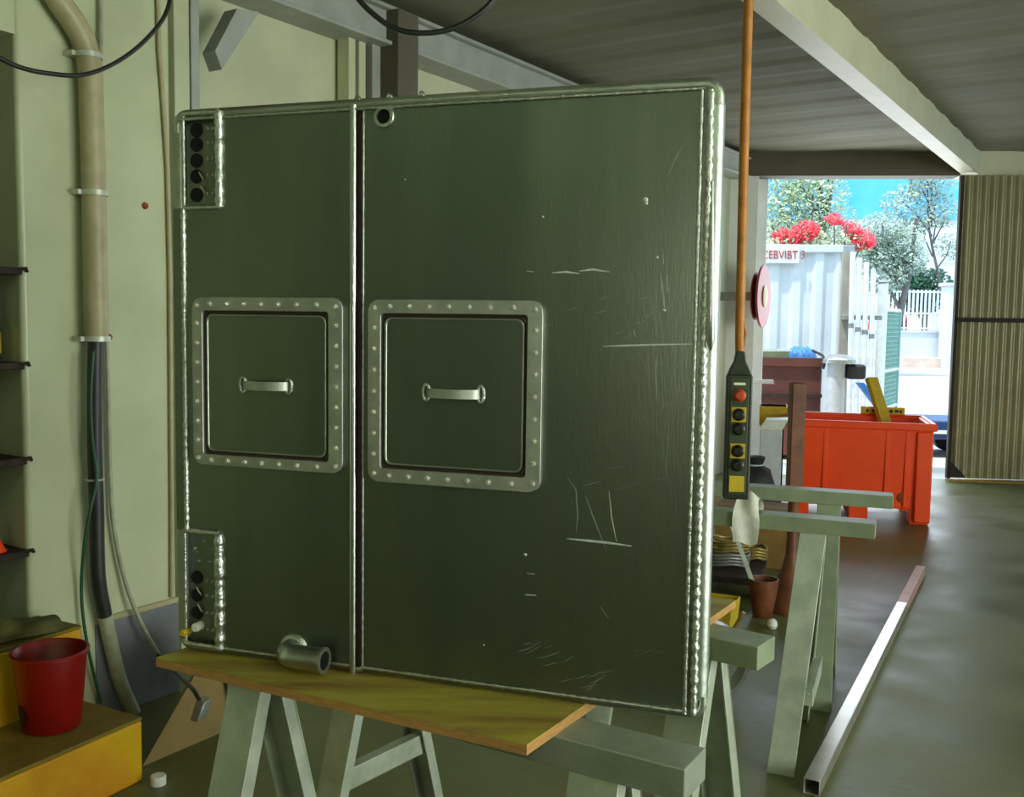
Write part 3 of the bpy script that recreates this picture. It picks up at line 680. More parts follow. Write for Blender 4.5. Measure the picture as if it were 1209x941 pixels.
o = MB().tube(curve_pts([W(110, 415, .080), W(107, 470, .080), W(109, 520, .080), W(114, 565, .080), W(107, 600, .080), W(100, 640, .060), W(96, 690, .03), W(99, 735, .03), W(107, 780, .03), W(119, 830, .03)], 6), .006, 8).build('green_cable', 'green_cable', smooth=60); tag(o, 'thin green cable running down beside the black sleeve', 'cable')
t = thing('thin_pipe', 'thin grey pipe running down the pilaster from a rusty fixing', 'pipe', (0, 0, 0))
MB().tube(curve_pts([W(118, -142, .02), W(119, -30, .02), W(119, 100, .02), W(120, 236, .02), W(123, 330, .02), W(126, 400, .02), W(128, 480, .02), W(130, 560, .02), W(134, 620, .025), W(146, 680, .03), W(164, 730, .05), W(188, 775, .08)], 6), .0085, 8).build('pipe', 'thin_pipe', t, smooth=60)
for px, py in ((119, 239), (128, 398)): MB().lathe([(0, .012), (.010, .011), (.014, 0)], 10, Matrix.Translation(W(px, py, .002)) @ ROOM @ Matrix.Rotation(math.radians(90), 4, 'Y')).build('rusty_fixing', 'rust', t)
o = MB().lathe([(0, .012), (.009, .011), (.014, 0)], 10, Matrix.Translation(W(171, 243, .0)) @ ROOM @ Matrix.Rotation(math.radians(90), 4, 'Y')).build('bolt_head', 'rust'); tag(o, 'small rusty bolt head on the bare white pilaster face', 'bolt')
o = MB().tube([W(184, -130, .012), W(186, -30, .012), W(188, 60, .012), W(192, 110, .012), W(198, 200, .012), W(201, 330, .012), W(202, 480, .012), W(203, 600, .012), W(203, 705, .012)], .009, 8).build('corner_wire', 'pipe_beige', smooth=60); tag(o, 'thin buff wire running down the pilaster edge', 'wire')
# slack black cable across the top left
o = MB().tube(curve_pts([W(-110, -50, .0065), W(-60, 10, .2), W(-20, 55, .25), W(20, 78, .25), W(60, 87, .25), W(100, 88, .25), W(140, 72, .25), W(175, 44, .25), W(198, 10, .25), W(203, -40, .2), W(200, -110, .0)], 6), .0075, 8).build('slack_cable', 'black_rub', smooth=60); tag(o, 'slack dark cable looping across the white pilaster', 'cable')
def Y3(px, py): return aty(px, py, 3.6)
o = MB().tube(curve_pts([Y3(372, -176), Y3(395, -40), Y3(420, -5), Y3(440, 16), Y3(465, 33), Y3(495, 39), Y3(530, 35), Y3(560, 20), Y3(583, -2), Y3(600, -40), Y3(618, -176)], 6), .010, 8).build('slack_cable', 'black_rub', smooth=60); tag(o, 'slack dark cable looping down from the ceiling above the tank', 'cable')
# bit of conduit end and bracket below the board
t = thing('hanging_plug', 'dark plug hanging on a thin lead below the board end', 'plug', (0, 0, 0))
MB().tube(curve_pts([W(187, 773, .08), aty(203, 789, 3.42), aty(216, 802, 3.25), aty(228, 814, 3.14), aty(235, 826, 3.10)], 5), .007, 8).build('lead', 'black_rub', t)
p = aty(237, 838, 3.10); MB().prism([(-.030, -.030), (.013, -.02), (.033, .034), (-.003, .030)], -.02, .02, Matrix.Translation(p) @ ROOM @ Matrix.Rotation(math.radians(90), 4, 'Z')).build('plug_body', 'grey_metal', t, bevel=.005)
# tan sheet leaning on the wall
s1, s2 = onz(168, 905, 0.0), onz(268, 862, 0.0); s3 = W(228, 800, .05)
t1, t2 = Vector((s1.x + .18, s1.y + .20, .36)), Vector((s2.x - .06, s2.y + .16, .36)); bk_ = Vector((.13, .15, 0))
b = MB(); fr_ = [s1, s2, t2, t1]; rr_ = [Vector((t1.x, t1.y, 0)) + bk_, Vector((t2.x, t2.y, 0)) + bk_, t2, t1]
for q, off in ((fr_, Vector((.004, .008, 0))), (rr_, Vector((-.004, -.008, 0)))):
    v = [tuple(p) for p in q] + [tuple(p + off) for p in q]
    b.add(v, [(0, 1, 2, 3), (7, 6, 5, 4), (0, 4, 5, 1), (1, 5, 6, 2), (2, 6, 7, 3), (3, 7, 4, 0)])
o = b.build('tan_sheet', 'card', smooth=0); tag(o, 'tan folded sheet standing on the floor behind the sawhorse leg', 'sheet')
p = onz(187, 926, 0); o = MB().lathe([(.0, .03), (.022, .03), (.024, .027), (.024, 0), (.0215, 0), (.0215, .026), (0, .026)], 20).build('plastic_puck', 'white_plastic'); o.location = (p.x, p.y, .0005); tag(o, 'small round white plastic disc lying on the floor near the steps', 'disc')

# ------------------------------------------------------------------ orange bin
bo = onz(1098, 621, 0); ba = math.radians(-15)
t = thing('plastic_bin', 'large orange plastic bin on feet in front of the doorway', 'bin', (bo.x, bo.y, 0), ba)
BW, BD, BH = 1.03, .72, .76
def frust(b, x0, x1, y0, y1, z0, z1, tap, th=None):
    v = [(x0 + tap, y0 + tap, z0), (x1 - tap, y0 + tap, z0), (x1 - tap, y1 - tap, z0), (x0 + tap, y1 - tap, z0), (x0, y0, z1), (x1, y0, z1), (x1, y1, z1), (x0, y1, z1)]
    if th is None: b.add(v, [(0, 3, 2, 1), (4, 5, 6, 7), (0, 1, 5, 4), (1, 2, 6, 5), (2, 3, 7, 6), (3, 0, 4, 7)]); return
    i = [(x0 + tap + th, y0 + tap + th, z0 + th), (x1 - tap - th, y0 + tap + th, z0 + th), (x1 - tap - th, y1 - tap - th, z0 + th), (x0 + tap + th, y1 - tap - th, z0 + th), (x0 + th, y0 + th, z1), (x1 - th, y0 + th, z1), (x1 - th, y1 - th, z1), (x0 + th, y1 - th, z1)]
    b.add(v + i, [(0, 3, 2, 1), (0, 1, 5, 4), (1, 2, 6, 5), (2, 3, 7, 6), (3, 0, 4, 7), (8, 9, 10, 11), (8, 12, 13, 9), (9, 13, 14, 10), (10, 14, 15, 11), (11, 15, 12, 8), (4, 5, 13, 12), (5, 6, 14, 13), (6, 7, 15, 14), (7, 4, 12, 15)])
b = MB(); frust(b, -BW, 0, 0, BD, .11, BH, .02, .028); b.build('tub', 'orange', t, bevel=.012, seg=3)
MB().ring([(-BW - .02, -.02), (.02, -.02), (.02, BD + .02), (-BW - .02, BD + .02)], [(-BW + .01, .01), (-.01, .01), (-.01, BD - .01), (-BW + .01, BD - .01)], -BH - .012, -BH + .045, Matrix(((1, 0, 0, 0), (0, 0, 1, 0), (0, -1, 0, 0), (0, 0, 0, 1)))).build('rim', 'orange', t, bevel=.008)
for fx in (-BW + .0, -BW / 2 - .08, -.16):
    for fy in (0.02, BD - .16): b = MB(); frust(b, fx + .01, fx + .15, fy, fy + .14, 0, .13, -.0); b.build('foot', 'orange', t, bevel=.006)
for fx in (-BW + .06, -BW + .24, -.34, -.20): MB().box(fx, fx + .035, -.001, .03, .13, BH - .05).build('rib', 'orange', t, bevel=.006)
b = MB(); b.box(-.12, -.005, -.02, .03, .02, BH - .05); b.build('corner_rib', 'orange', t, bevel=.01)
MB().lathe([(0, .012), (.03, .012), (.04, .006), (.042, 0)], 16, Matrix.Translation((-.20, .014, .20)) @ RY).build('drain_plug', 'rust', t)
BM = Matrix.Translation((bo.x, bo.y, 0)) @ Matrix.Rotation(ba, 4, 'Z')
# yellow bar with black marks, laid on the bin's far rim, and a yellow stick standing in it
yb = thing('warning_bar', 'yellow bar with black marks lying across the rim of the orange bin', 'bar', BM @ Vector((-.30, BD + .0, BH + .0115)), ba)
MB().box(-.17, .17, -.02, .02, 0, .06).build('bar_body', 'label_yellow', yb, bevel=.003)
for i, x in enumerate((-.13, -.085, -.04, .01, .05, .09, .13)): MB().box(x, x + .018 + .008 * (i % 3), -.0215, -.019, .015 + .006 * (i % 2), .04).build('black_mark', 'btn_black', yb)
lf = Vector((-.115, .38, .139)); lc = Vector((-.325, BD - .054, BH + .070)); lt = lc + (lc - lf) * .34
dv = (lt - lf); Mq = BM @ Matrix.Translation(lf) @ dv.to_track_quat('Z', 'Y').to_matrix().to_4x4()
o = MB().box(-.05, .05, -.02, .02, 0, dv.length, Mq).build('yellow_stick', 'label_yellow', smooth=0); tag(o, 'yellow square stick leaning out of the orange bin', 'stick')

# ------------------------------------------------------------------ clutter between the tank and the doorway
pb = onz(910, 733, 0)
t = thing('pedestal_stand', 'rusty brown pedestal with flared foot standing behind the sawhorses', 'stand', (pb.x + .150, pb.y + .195, 0))
MB().lathe([(0, 0), (.13, 0), (.135, .03), (.12, .06), (.095, .13), (.05, .22), (.032, .30), (.028, .40), (.028, 1.02), (.034, 1.03), (.034, 1.2), (0, 1.2)], 22).build('column', 'pedestal', t, smooth=45)
MB().box(-.037, .037, -.036, .036, .62, 1.2).build('head_block', 'pedestal', t, bevel=.006)
pp_ = onz(893, 728, 0); t = thing('metal_pot', 'dark brown metal pot on the floor beside the pedestal', 'pot', (pp_.x + .03, pp_.y + .0, 0))
MB().lathe([(0, 0), (.043, 0), (.05, .01), (.072, .15), (.077, .2), (.071, .2), (.066, .15), (.043, .014), (0, .014)], 24).build('bowl', 'pedestal', t); MB().lathe([(0, .155), (.0665, .155)], 20).build('contents', 'brass_scrap', t)
pg = onz(908, 738, 0); o = MB().lathe([(0, 0), (.018, .002), (.026, .018), (.022, .04), (.01, .05), (0, .05)], 14).build('white_ball', 'white_plastic'); o.location = (pg.x, pg.y - .06, 0.0); tag(o, 'small shiny white ball on the floor before the pot', 'ball')
# angle iron standing in the pot, leaning on its rim
foot = Vector((pp_.x + .03, pp_.y, 0)) + Vector((.018, 0, .016)); dv = Vector((-.188, .016, .48)); Mq = Matrix.Translation(foot) @ dv.to_track_quat('Z', 'Y').to_matrix().to_4x4()
b = MB(); b.box(-.017, .017, -.003, .003, 0, dv.length, Mq); b.box(.011, .017, -.020, .003, 0, dv.length, Mq)
o = b.build('angle_iron', 'saw_pale', bevel=.001); tag(o, 'pale angle iron standing in the dark brown metal pot', 'angle iron')
# white cloth crumpled over the free sawhorse's beam
S3 = Matrix.Translation((o3.x, o3.y, 0)) @ Matrix.Rotation(math.radians(-22), 4, 'Z'); cx0 = min((abs((S3 @ Vector((x_ / 200, 0, .83)) - EYE).dot(rt) / (S3 @ Vector((x_ / 200, 0, .83)) - EYE).dot(fw) * F + 604.5 - 881), x_ / 200) for x_ in range(-200, 1))[1]
prf = [(-.004, .725), (-.004, .77), (-.004, .81), (-.004, .842), (.012, .868), (.03, .892), (.05, .895), (.07, .872), (.092, .845), (.099, .832), (.099, .79)]
b = MB(); N = 10; v = []
for i in range(N + 1):
    for j, (y, z) in enumerate(prf):
        wv = math.sin(7 * i / N + .7 * j); on = 1 if 4 <= j <= 7 else .25
        v.append((cx0 + (i / N - .5) * .085 * (1 + .12 * math.sin(j)), y - (.004 * (1 + wv) if j < 4 else 0) + (.003 * (1 + wv) if j > 8 else 0), z + .012 * wv * on * (1 if j else 2)))
n2 = len(v); K = len(prf); v += [(p_[0], p_[1] + (.003 if j_ % K < 4 else -.003 if j_ % K > 8 else 0), p_[2] - (.003 if 4 <= j_ % K <= 8 else 0)) for j_, p_ in enumerate(v)]
fs = [(i * K + j, i * K + j + 1, (i + 1) * K + j + 1, (i + 1) * K + j) for i in range(N) for j in range(K - 1)]
b.add(v, fs + [tuple(q + n2 for q in reversed(f_)) for f_ in fs], S3); o = b.build('white_cloth', 'white_rag', smooth=80); tag(o, 'bright white cloth crumpled over the beam of the free sawhorse', 'cloth')
# steel hoop, scrap coil, yellow box, brown box
hp = aty(852, 690, 3.9); t = thing('steel_hoop', 'curved steel pipe clamp hoop on the floor behind the tank edge', 'hoop', (hp.x - .04, hp.y, 0))
MB().lathe([(.135, -.05), (.15, -.05), (.15, .05), (.135, .05)], 32, Matrix.Translation((0, 0, .15)) @ RY, close=True).build('band', 'grey_metal', t); MB().tube([(.08, -.04, .28), (.12, -.05, .36)], .008, 8).build('clamp_bolt', 'brass_scrap', t)
yx = onz(852, 742, 0); t = thing('yellow_crate', 'yellow crate standing on the floor behind the tank edge', 'crate', (yx.x - .06, yx.y + .05, 0), math.radians(-25))
b = MB(); frust(b, -.14, .14, -.1, .1, 0, .14, .012, .008); b.build('crate_shell', 'label_yellow', t, bevel=.004); MB().box(-.145, .145, -.108, -.098, .12, .14).build('crate_lip', 'label_yellow', t)
bx = onz(915, 690, 0); t = thing('cardboard_box', 'brown box on the floor behind the pedestal', 'box', (bx.x, bx.y + .55, 0), math.radians(-18))
MB().box(-.22, .22, -.16, .16, 0, .36).build('carton', 'box_brown', t, bevel=.004); MB().box(-.225, .225, -.1, .0, .36, .364).build('tape', 'card', t); MB().prism([(-.22, .36), (-.22, .366), (-.36, .43), (-.36, .424)], -.16, .16).build('flap', 'box_brown', t)
for i, (px, py, rr_) in enumerate(((866, 640, .10), (858, 655, .12), (890, 645, .07))):
    p = aty(px, py, 5.5 + .12 * i); b = MB()
    pts = [(rr_ * math.cos(a) * (1 + .02 * k_), rr_ * math.sin(a), .02 + .018 * k_ + .01 * math.sin(3 * a)) for k_ in range(4) for a in [2 * math.pi * q / 20 for q in range(20)]]
    b.tube(pts, .009, 6); o = b.build('wire_coil', ['brass_scrap', 'grey_metal', 'brass_scrap'][i], smooth=60); o.location = (p.x, p.y, 0.55 if False else max(0, p.z - .05)); tag(o, ['brass coloured wire coil heaped on the scrap bench', 'grey wire coil heaped on the scrap bench', 'small brass wire coil at the scrap bench corner'][i], 'coil', 'wire coils')
pz = aty(866, 660, 5.5).z - .02
bench = thing('scrap_bench', 'low dark bench with scrap coils behind the tank edge', 'bench', (1.16, 5.62, 0), math.radians(-18))
MB().box(-.6, .30, -.25, .25, pz - .08, pz - .04).build('bench_top', 'rust_dark', bench, bevel=.004)
for x in (-.56, .26):
    for y in (-.2, .2): MB().box(x - .02, x + .02, y - .02, y + .02, 0, pz - .08).build('leg', 'rust_dark', bench)
for o in [q for q in bpy.data.objects if q.name.startswith('wire_coil')]: o.location.z = pz - .0405
bpy.data.objects['wire_coil'].location = bpy.data.objects['wire_coil.001'].location + Vector((.012, -.008, .075))
# dark bag, pale boxes and yellow case standing near the doorway side
bg0 = onz(898, 600, 0)
t = thing('black_bag', 'black bin bag slumped beside the pale box', 'bag', (aty(890, 590, 7.0).x, 7.0, 0))
prof = [(0, 0), (.15, 0), (.18, .08), (.17, .25), (.14, .40), (.10, .47), (.05, .50), (.07, .56), (0, .55)]
b = MB(); b.lathe(prof, 16); b.v = [(x * (1 + .12 * math.sin(5 * z * 6 + 4 * math.atan2(y, x))), y * (1 + .1 * math.sin(9 * z + 3 * math.atan2(y, x))), z) for x, y, z in b.v]; b.build('sack', 'dark_thing', t, smooth=60); MB().tube([(.05 * math.cos(a), .05 * math.sin(a), .5) for a in [2 * math.pi * i / 16 for i in range(17)]], .008, 6).build('tie', 'light_grey', t)
t = thing('pale_box', 'pale grey box standing behind the black bag', 'box', (aty(912, 560, 7.4).x, 7.4, 0), math.radians(-15))
MB().box(-.10, .06, -.12, .12, 0, .72).build('carton', 'light_grey', t, bevel=.006); MB().prism([(-.10, .72), (.06, .72), (.10, .80), (-.06, .79)], -.12, .10).build('torn_lid', 'white_plastic', t)
t = thing('yellow_case', 'yellow case on a dark stand by the doorway post', 'case', (aty(914, 500, 8.3).x, 8.3, 0), math.radians(-15))
MB().box(-.12, .10, -.14, .14, .66, .82).build('case_body', 'label_yellow', t, bevel=.008); MB().box(-.122, .102, -.145, .145, .80, .82).build('lid', 'label_yellow', t); MB().box(-.1, .08, -.12, .12, 0, .66).build('stand', 'dark_thing', t)

# round red reel on the wall by the doorway
hc = onp(898, 350, rm(RL + .48, 0), RV); t = thing('hose_reel', 'round salmon-red reel on the white wall by the doorway', 'reel', (hc.x, hc.y, hc.z), -math.radians(26))
Rx = Matrix.Rotation(math.radians(90), 4, 'Y')
MB().lathe([(.02, -.05), (.22, -.05), (.23, -.04), (.22, -.03), (.05, -.03), (.05, .015), (.29, .015), (.30, .025), (.29, .035), (.02, .035)], 32, Rx, close=True).build('reel_disc', 'reel_red', t); MB().lathe([(0, .036), (.09, .036), (.10, .045), (.06, .055), (0, .055)], 20, Rx).build('hub', 'reel_hub', t)
MB().lathe([(.055, -.028), (.20, -.028), (.21, 0), (.20, .014), (.055, .014)], 28, Rx, close=True).build('wound_hose', 'dark_thing', t); MB().box(-.468, -.05, -.03, .03, -.04, .04).build('swing_arm', 'grey_metal', t); MB().box(-.4805, -.455, -.14, .02, -.12, .12, Matrix.Rotation(-(A - math.radians(26)), 4, 'Z')).build('wall_bracket', 'grey_metal', t)
# pale strip bracket at the post
pz_ = onp(908, 452, JR, Vector((dwx.y, -dwx.x, 0))).z; o = MB().box(XL - .11, XL + .11, .165, .223, pz_ - .02, pz_ + .02, DOORM).build('post_arm', 'white_paint', bevel=.004)
tag(o, 'white arm strapped across the doorway post', 'arm')

# ------------------------------------------------------------------ outside the doorway
b = MB(); b.box(-60, 80, 9.2, 140, -.12, -.03); struct(b.build('ground', 'concrete_out', smooth=0), 'pale concrete yard')
rd = MB().box(-40, 70, 22, 36, -.03, -.02).build('road', 'road', smooth=0); struct(rd, 'pale road beyond the yard')
# shipping container
cY = 13.0; cl, cr = aty(860, 300, cY).x, aty(990, 300, cY).x; ctz = aty(950, 287, cY).z
t = thing('shipping_container', 'white shipping container with red lettering in the yard', 'container', (cl, cY, -.03), math.radians(-6)); cw = (cr - cl) * 1.0
b = MB(); pitch = .28; n = int(cw / pitch) + 1; xs = []
for i in range(n):
    for dx, dy in ((0, 0), (.09, 0), (.14, .036), (.23, .036)): xs.append((min(i * pitch + dx, cw), dy))
v = []
for x, y in xs: v += [(x, y, .12), (x, y, ctz - .1)]
b.add(v, [(2 * i, 2 * i + 2, 2 * i + 3, 2 * i + 1) for i in range(len(xs) - 1)]); b.build('front_panel', 'container', t, smooth=0)
MB().box(0, cw, .04, 5.5, .1, ctz - .06).build('box_body', 'container_side', t, bevel=.01)
for x in (0, cw - .0): MB().box(x - .0, x + .16, -.03, .1, 0, ctz).build('corner_post', 'container_side' if x else 'container', t, bevel=.01)
MB().box(0, cw + .16, -.03, .1, ctz - .10, ctz + .0).build('top_rail', 'container', t, bevel=.01); MB().box(0, cw + .16, -.03, .1, 0, .13).build('bottom_rail', 'container', t, bevel=.01)
sg0 = aty(903, 300, cY).x - cl; sg1 = aty(941, 300, cY).x - cl
sg = MB().box(sg0 - .2, sg1, -.06, -.035, ctz - .24, ctz - .0).build('sign_plate', 'white_paint', t, bevel=.004)
def text_mesh(s, size, name, m_, parent, M):
    cu = bpy.data.curves.new(name, 'FONT'); cu.body = s; cu.size = size; cu.extrude = .004
    tmp = bpy.data.objects.new('tmp', cu); col.objects.link(tmp)
    dg = bpy.context.evaluated_depsgraph_get(); me = bpy.data.meshes.new_from_object(tmp.evaluated_get(dg))
    bpy.data.objects.remove(tmp); me.materials.clear(); me.materials.append(MATS[m_])
    o = bpy.data.objects.new(name, me); col.objects.link(o); o.parent = parent; o.matrix_local = M; return o
text_mesh('CEBVIBT 3', .155, 'lettering', 'red_letters', sg, Matrix.Translation((sg0 - .06, -.066, ctz - .185)) @ Matrix.Rotation(math.radians(90), 4, 'X') @ Matrix.Scale(.78, 4, (1, 0, 0)))
# galvanised poles leaning in front of it
for i, (xt, xb, yt, r_) in enumerate(((1007, 1002, 298, .034), (1015, 1010, 305, .034), (1023, 1018, 310, .034), (1031, 1026, 318, .032))):
    a, c = aty(xt, yt, 12.77 - .0088 * i), aty(xb, 500, 12.45 - .0088 * i); c = Vector((c.x, c.y, -.03)); c.x = aty(xb - 1, 540, 12.45).x
    if i == 0: lash_z = 1.6; lash = c.lerp(a, (lash_z - c.z) / (a.z - c.z)) + Vector((0, r_ - .001, 0))
    t = thing('galvanised_pole', 'tall galvanised pole leaning upright beside the container', 'pole', c, 0, 'galvanised poles by the container')
    MB().tube([Vector((0, 0, 0)), a - c], r_, 10).build('pole_tube', 'galv', t); q = (a - c) * .62; MB().lathe([(r_, -.03), (r_ + .004, -.03), (r_ + .004, .03), (r_, .03)], 12, Matrix.Translation(q), close=True).build('collar', 'grey_metal', t)
sct = bpy.data.objects['shipping_container']; ly = (Matrix.Rotation(math.radians(6), 4, 'Z') @ (lash - Vector((cl, cY, 0)))).y
MB().box(cw + .02, cw + .50, ly, -.02, lash_z + .0, lash_z + .06).build('lashing_bar', 'grey_metal', sct, bevel=.004)
# grey post and green mesh gate
p = aty(1038.5, 440, 14.45); t = thing('gate_post', 'grey round gate post by the green mesh gate', 'post', (p.x, p.y, -.03)); MB().tube([(0, 0, 0), (0, 0, 2.15)], .07, 14).build('shaft', 'galv', t); MB().lathe([(.075, 2.14), (.08, 2.16), (.0, 2.22)], 14).build('cap', 'grey_metal', t)
ga, gb = aty(1044, 400, 14.5), aty(1061, 400, 15.5); gw = (gb - ga).xy.length; t = thing('mesh_gate', 'blue-green wire mesh gate leaf standing ajar', 'gate', (ga.x, ga.y, -.03), math.atan2(gb.y - ga.y, gb.x - ga.x))
gz1 = aty(1050, 364, 15).z
for x in (0, gw): MB().tube([(x, 0, 0), (x, 0, gz1)], .03, 8).build('upright', 'gate_green', t)
for z in (.3, gz1 - .9, gz1): MB().tube([(0, 0, z), (gw, 0, z)], .025, 8).build('rail', 'fence_white', t)
n = 14
for i in range(1, n): MB().tube([(gw * i / n, 0, .3), (gw * i / n, 0, gz1)], .008, 4).build('wire', 'gate_green', t)
for i in range(1, 22): z = .3 + (gz1 - .3) * i / 22; MB().tube([(0, 0, z), (gw, 0, z)], .008, 4).build('wire', 'gate_green', t)
# wall and white bar fence across the road
fY = 37.0; fx0, fx1 = aty(1030, 400, fY).x, aty(1112, 400, fY).x; wz = aty(1090, 393, fY).z
t = thing('boundary_wall', 'low pale wall with pinkish foot under the white fence', 'wall', (fx0 - 3, fY, -.03)); LW = fx1 - fx0 + 12
MB().box(0, LW, 0, .3, 0, wz + .03).build('masonry', 'build_white', t); MB().box(-.02, LW, -.04, .34, wz + .03, wz + .12).build('coping', 'concrete_out', t); MB().box(0, LW, -.5, 0, 0, .35).build('footing', 'stone_pink', t)
ft = aty(1090, 345, fY).z - wz
t = thing('bar_fence', 'white upright bar fence on top of the low pale wall', 'fence', (fx0, fY + .15, wz + .09)); FW = fx1 - fx0
for z in (.08, ft * .42, ft * .95): MB().box(0, FW, -.03, .03, z - .03, z + .03).build('rail', 'fence_white', t)
n = 17; b0 = None
for i in range(n + 1):
    if b0 is None: b0 = MB().box(-.035, .035, -.02, .02, 0, ft).build('bar', 'fence_white', t)
    else: link_copy(b0, t, (FW * i / n, 0, 0))
p = aty(1117, 400, fY - .5); t = thing('gate_pillar', 'broad white gate pillar at the end of the bar fence', 'pillar', (p.x + .1, p.y, -.03)); MB().box(-.25, .5, -.3, .3, 0, 3.0).build('shaft', 'build_white', t, bevel=.02); MB().box(-.32, .57, -.37, .37, 3.0, 3.12).build('capstone', 'concrete_out', t)
# small red car beyond the gate and blue truck tail
def car(name, label, cat, p, rz, L, body, h=1.35):
    t = thing(name, label, cat, p, rz)
    pr = [(0, .32), (0, .75), (.12, .86), (L * .22, .92), (L * .34, h), (L * .70, h + .02), (L * .86, .95), (L - .05, .85), (L, .6), (L, .32)]
    MB().prism(pr, -.8, .8).build('body', body, t, bevel=.05)
    MB().prism([(L * .25, .93), (L * .36, h - .06), (L * .68, h - .05), (L * .80, .95)], -.81, .81).build('glazing', 'dark_thing', t)
    for x in (L * .2, L * .8):
        for y in (-.72, .72): MB().lathe([(0, -.1), (.22, -.1), (.3, -.09), (.3, .09), (.22, .1), (0, .1)], 18, Matrix.Translation((x, y, .3)) @ RY).build('wheel', 'dark_thing', t)
    for y in (-.6, .6): MB().box(-.02, .05, y - .12, y + .12, .62, .74).build('tail_lamp', 'blossom', t)
    return t
car('red_van', 'red van roof showing over the low wall behind the bar fence', 'van', (aty(1015, 400, 39.3).x, 39.3, -.03), 0, (aty(1076, 400, 39.3) - aty(1015, 400, 39.3)).x, 'reel_red', 2.25)
tb = aty(1108, 510, 12.0); t = thing('blue_trailer', 'blue trailer bed with drawbar standing in the yard beyond the orange bin', 'trailer', (tb.x + .36, 11.9, -.03), math.radians(-6))
zt1 = aty(1100, 484, 12.6).z
MB().box(-1.05, 1.6, -.5, .35, zt1 - .22, zt1).build('bed', 'blue_dark', t, bevel=.02); MB().prism([(-1.02, zt1 - .05), (-.90, zt1 - .05), (-1.30, zt1 + .40), (-1.38, zt1 + .40)], -.06, .06).build('stay', 'blue', t); MB().box(-1.0, 1.6, -.52, -.5, zt1 - .15, zt1 - .11).build('side_stripe', 'white_paint', t)
for x in (-.2, .9):
    for y in (-.42, .27): MB().lathe([(0, -.08), (.12, -.08), (.17, -.07), (.17, .07), (.12, .08), (0, .08)], 18, Matrix.Translation((x, y, .17)) @ RY).build('wheel', 'dark_thing', t)
# red-brown cabinet, its load and the pale post beside it
kY = 11.2; k0, k1 = aty(880, 420, kY).x, aty(969, 420, kY).x; kz = aty(935, 424, kY).z
t = thing('brown_skip', 'red-brown steel skip before the container', 'skip', ((k0 + k1) / 2, kY, -.03), math.radians(-4)); hw = (k1 - k0) / 2
b = MB(); frust(b, -hw, hw, -.05, .8, .05, kz + .03, .0, .03); b.build('box', 'brown_red', t, bevel=.01)
MB().box(-hw - .03, hw + .03, -.09, -.05, kz - .05, kz + .05).build('top_rim', 'brown_red', t, bevel=.006); zz = aty(935, 464, kY).z; MB().box(-hw, hw, -.10, -.05, zz - .01, zz + .03).build('rib', 'rust_dark', t)
MB().box(-hw + .005, hw - .005, -.045, .795, kz + .012, kz + .032).build('cover_sheet', 'brown_red', t, bevel=.003)
for x in (-hw + .05, hw - .05): MB().box(x - .05, x + .05, 0, .7, 0, .06).build('skid', 'rust_dark', t)
p = aty(922, 412, kY); t = thing('green_tray', 'pale green tray lying on top of the brown skip', 'tray', (p.x - .06, kY + .17, kz + .001), math.radians(3))
b = MB(); frust(b, -.26, .150, -.2, .25, 0, .10, .02, .012); b.build('tray_shell', 'green_tray', t); MB().box(-.28, .158, -.22, -.19, .085, .105).build('tray_lip', 'fence_white', t)
p = aty(950, 406, kY); t = thing('blue_cloth', 'blue tarpaulin bundled on top of the brown skip', 'tarpaulin', (p.x + .012, kY + .17, kz + .0))
b = MB(); N = 14; v = []
for i in range(N + 1):
    for j in range(9):
        x = (i / N - .5) * .33; a = math.pi * j / 8; rr_ = .13 * (1 - (2 * i / N - 1) ** 4 * .6) * (1 + .15 * math.sin(2.3 * i + j)); v.append((x, -math.cos(a) * rr_ * 1.2, math.sin(a) * rr_ + .003))
b.add(v, [(i * 9 + j, (i + 1) * 9 + j, (i + 1) * 9 + j + 1, i * 9 + j + 1) for i in range(N) for j in range(8)]); b.build('bundle', 'blue', t, smooth=80); MB().tube(curve_pts([(.10, -.1, .10), (.15, -.2, .065), (.16, -.28, .05), (.163, -.325, .01), (.163, -.325, -.10)], 4), .015, 8).build('cord', 'dark_thing', t)
p = aty(980, 480, 11.0); t = thing('drum_post', 'pale grey round post with domed lid beside the brown skip', 'post', (p.x + .0, 10.84, -.03)); pzt = aty(980, 428, 11).z
MB().tube([(0, 0, 0), (0, 0, pzt + .03)], .095, 18).build('shaft', 'light_grey', t); MB().lathe([(0, .10), (.1, .09), (.17, .04), (.18, 0), (0, 0)], 20, Matrix.Translation((.03, 0, pzt + .03))).build('lid', 'grey_metal', t); MB().box(.10, .30, -.1, .08, pzt - .14, pzt + .02).build('black_motor', 'dark_thing', t, bevel=.03)

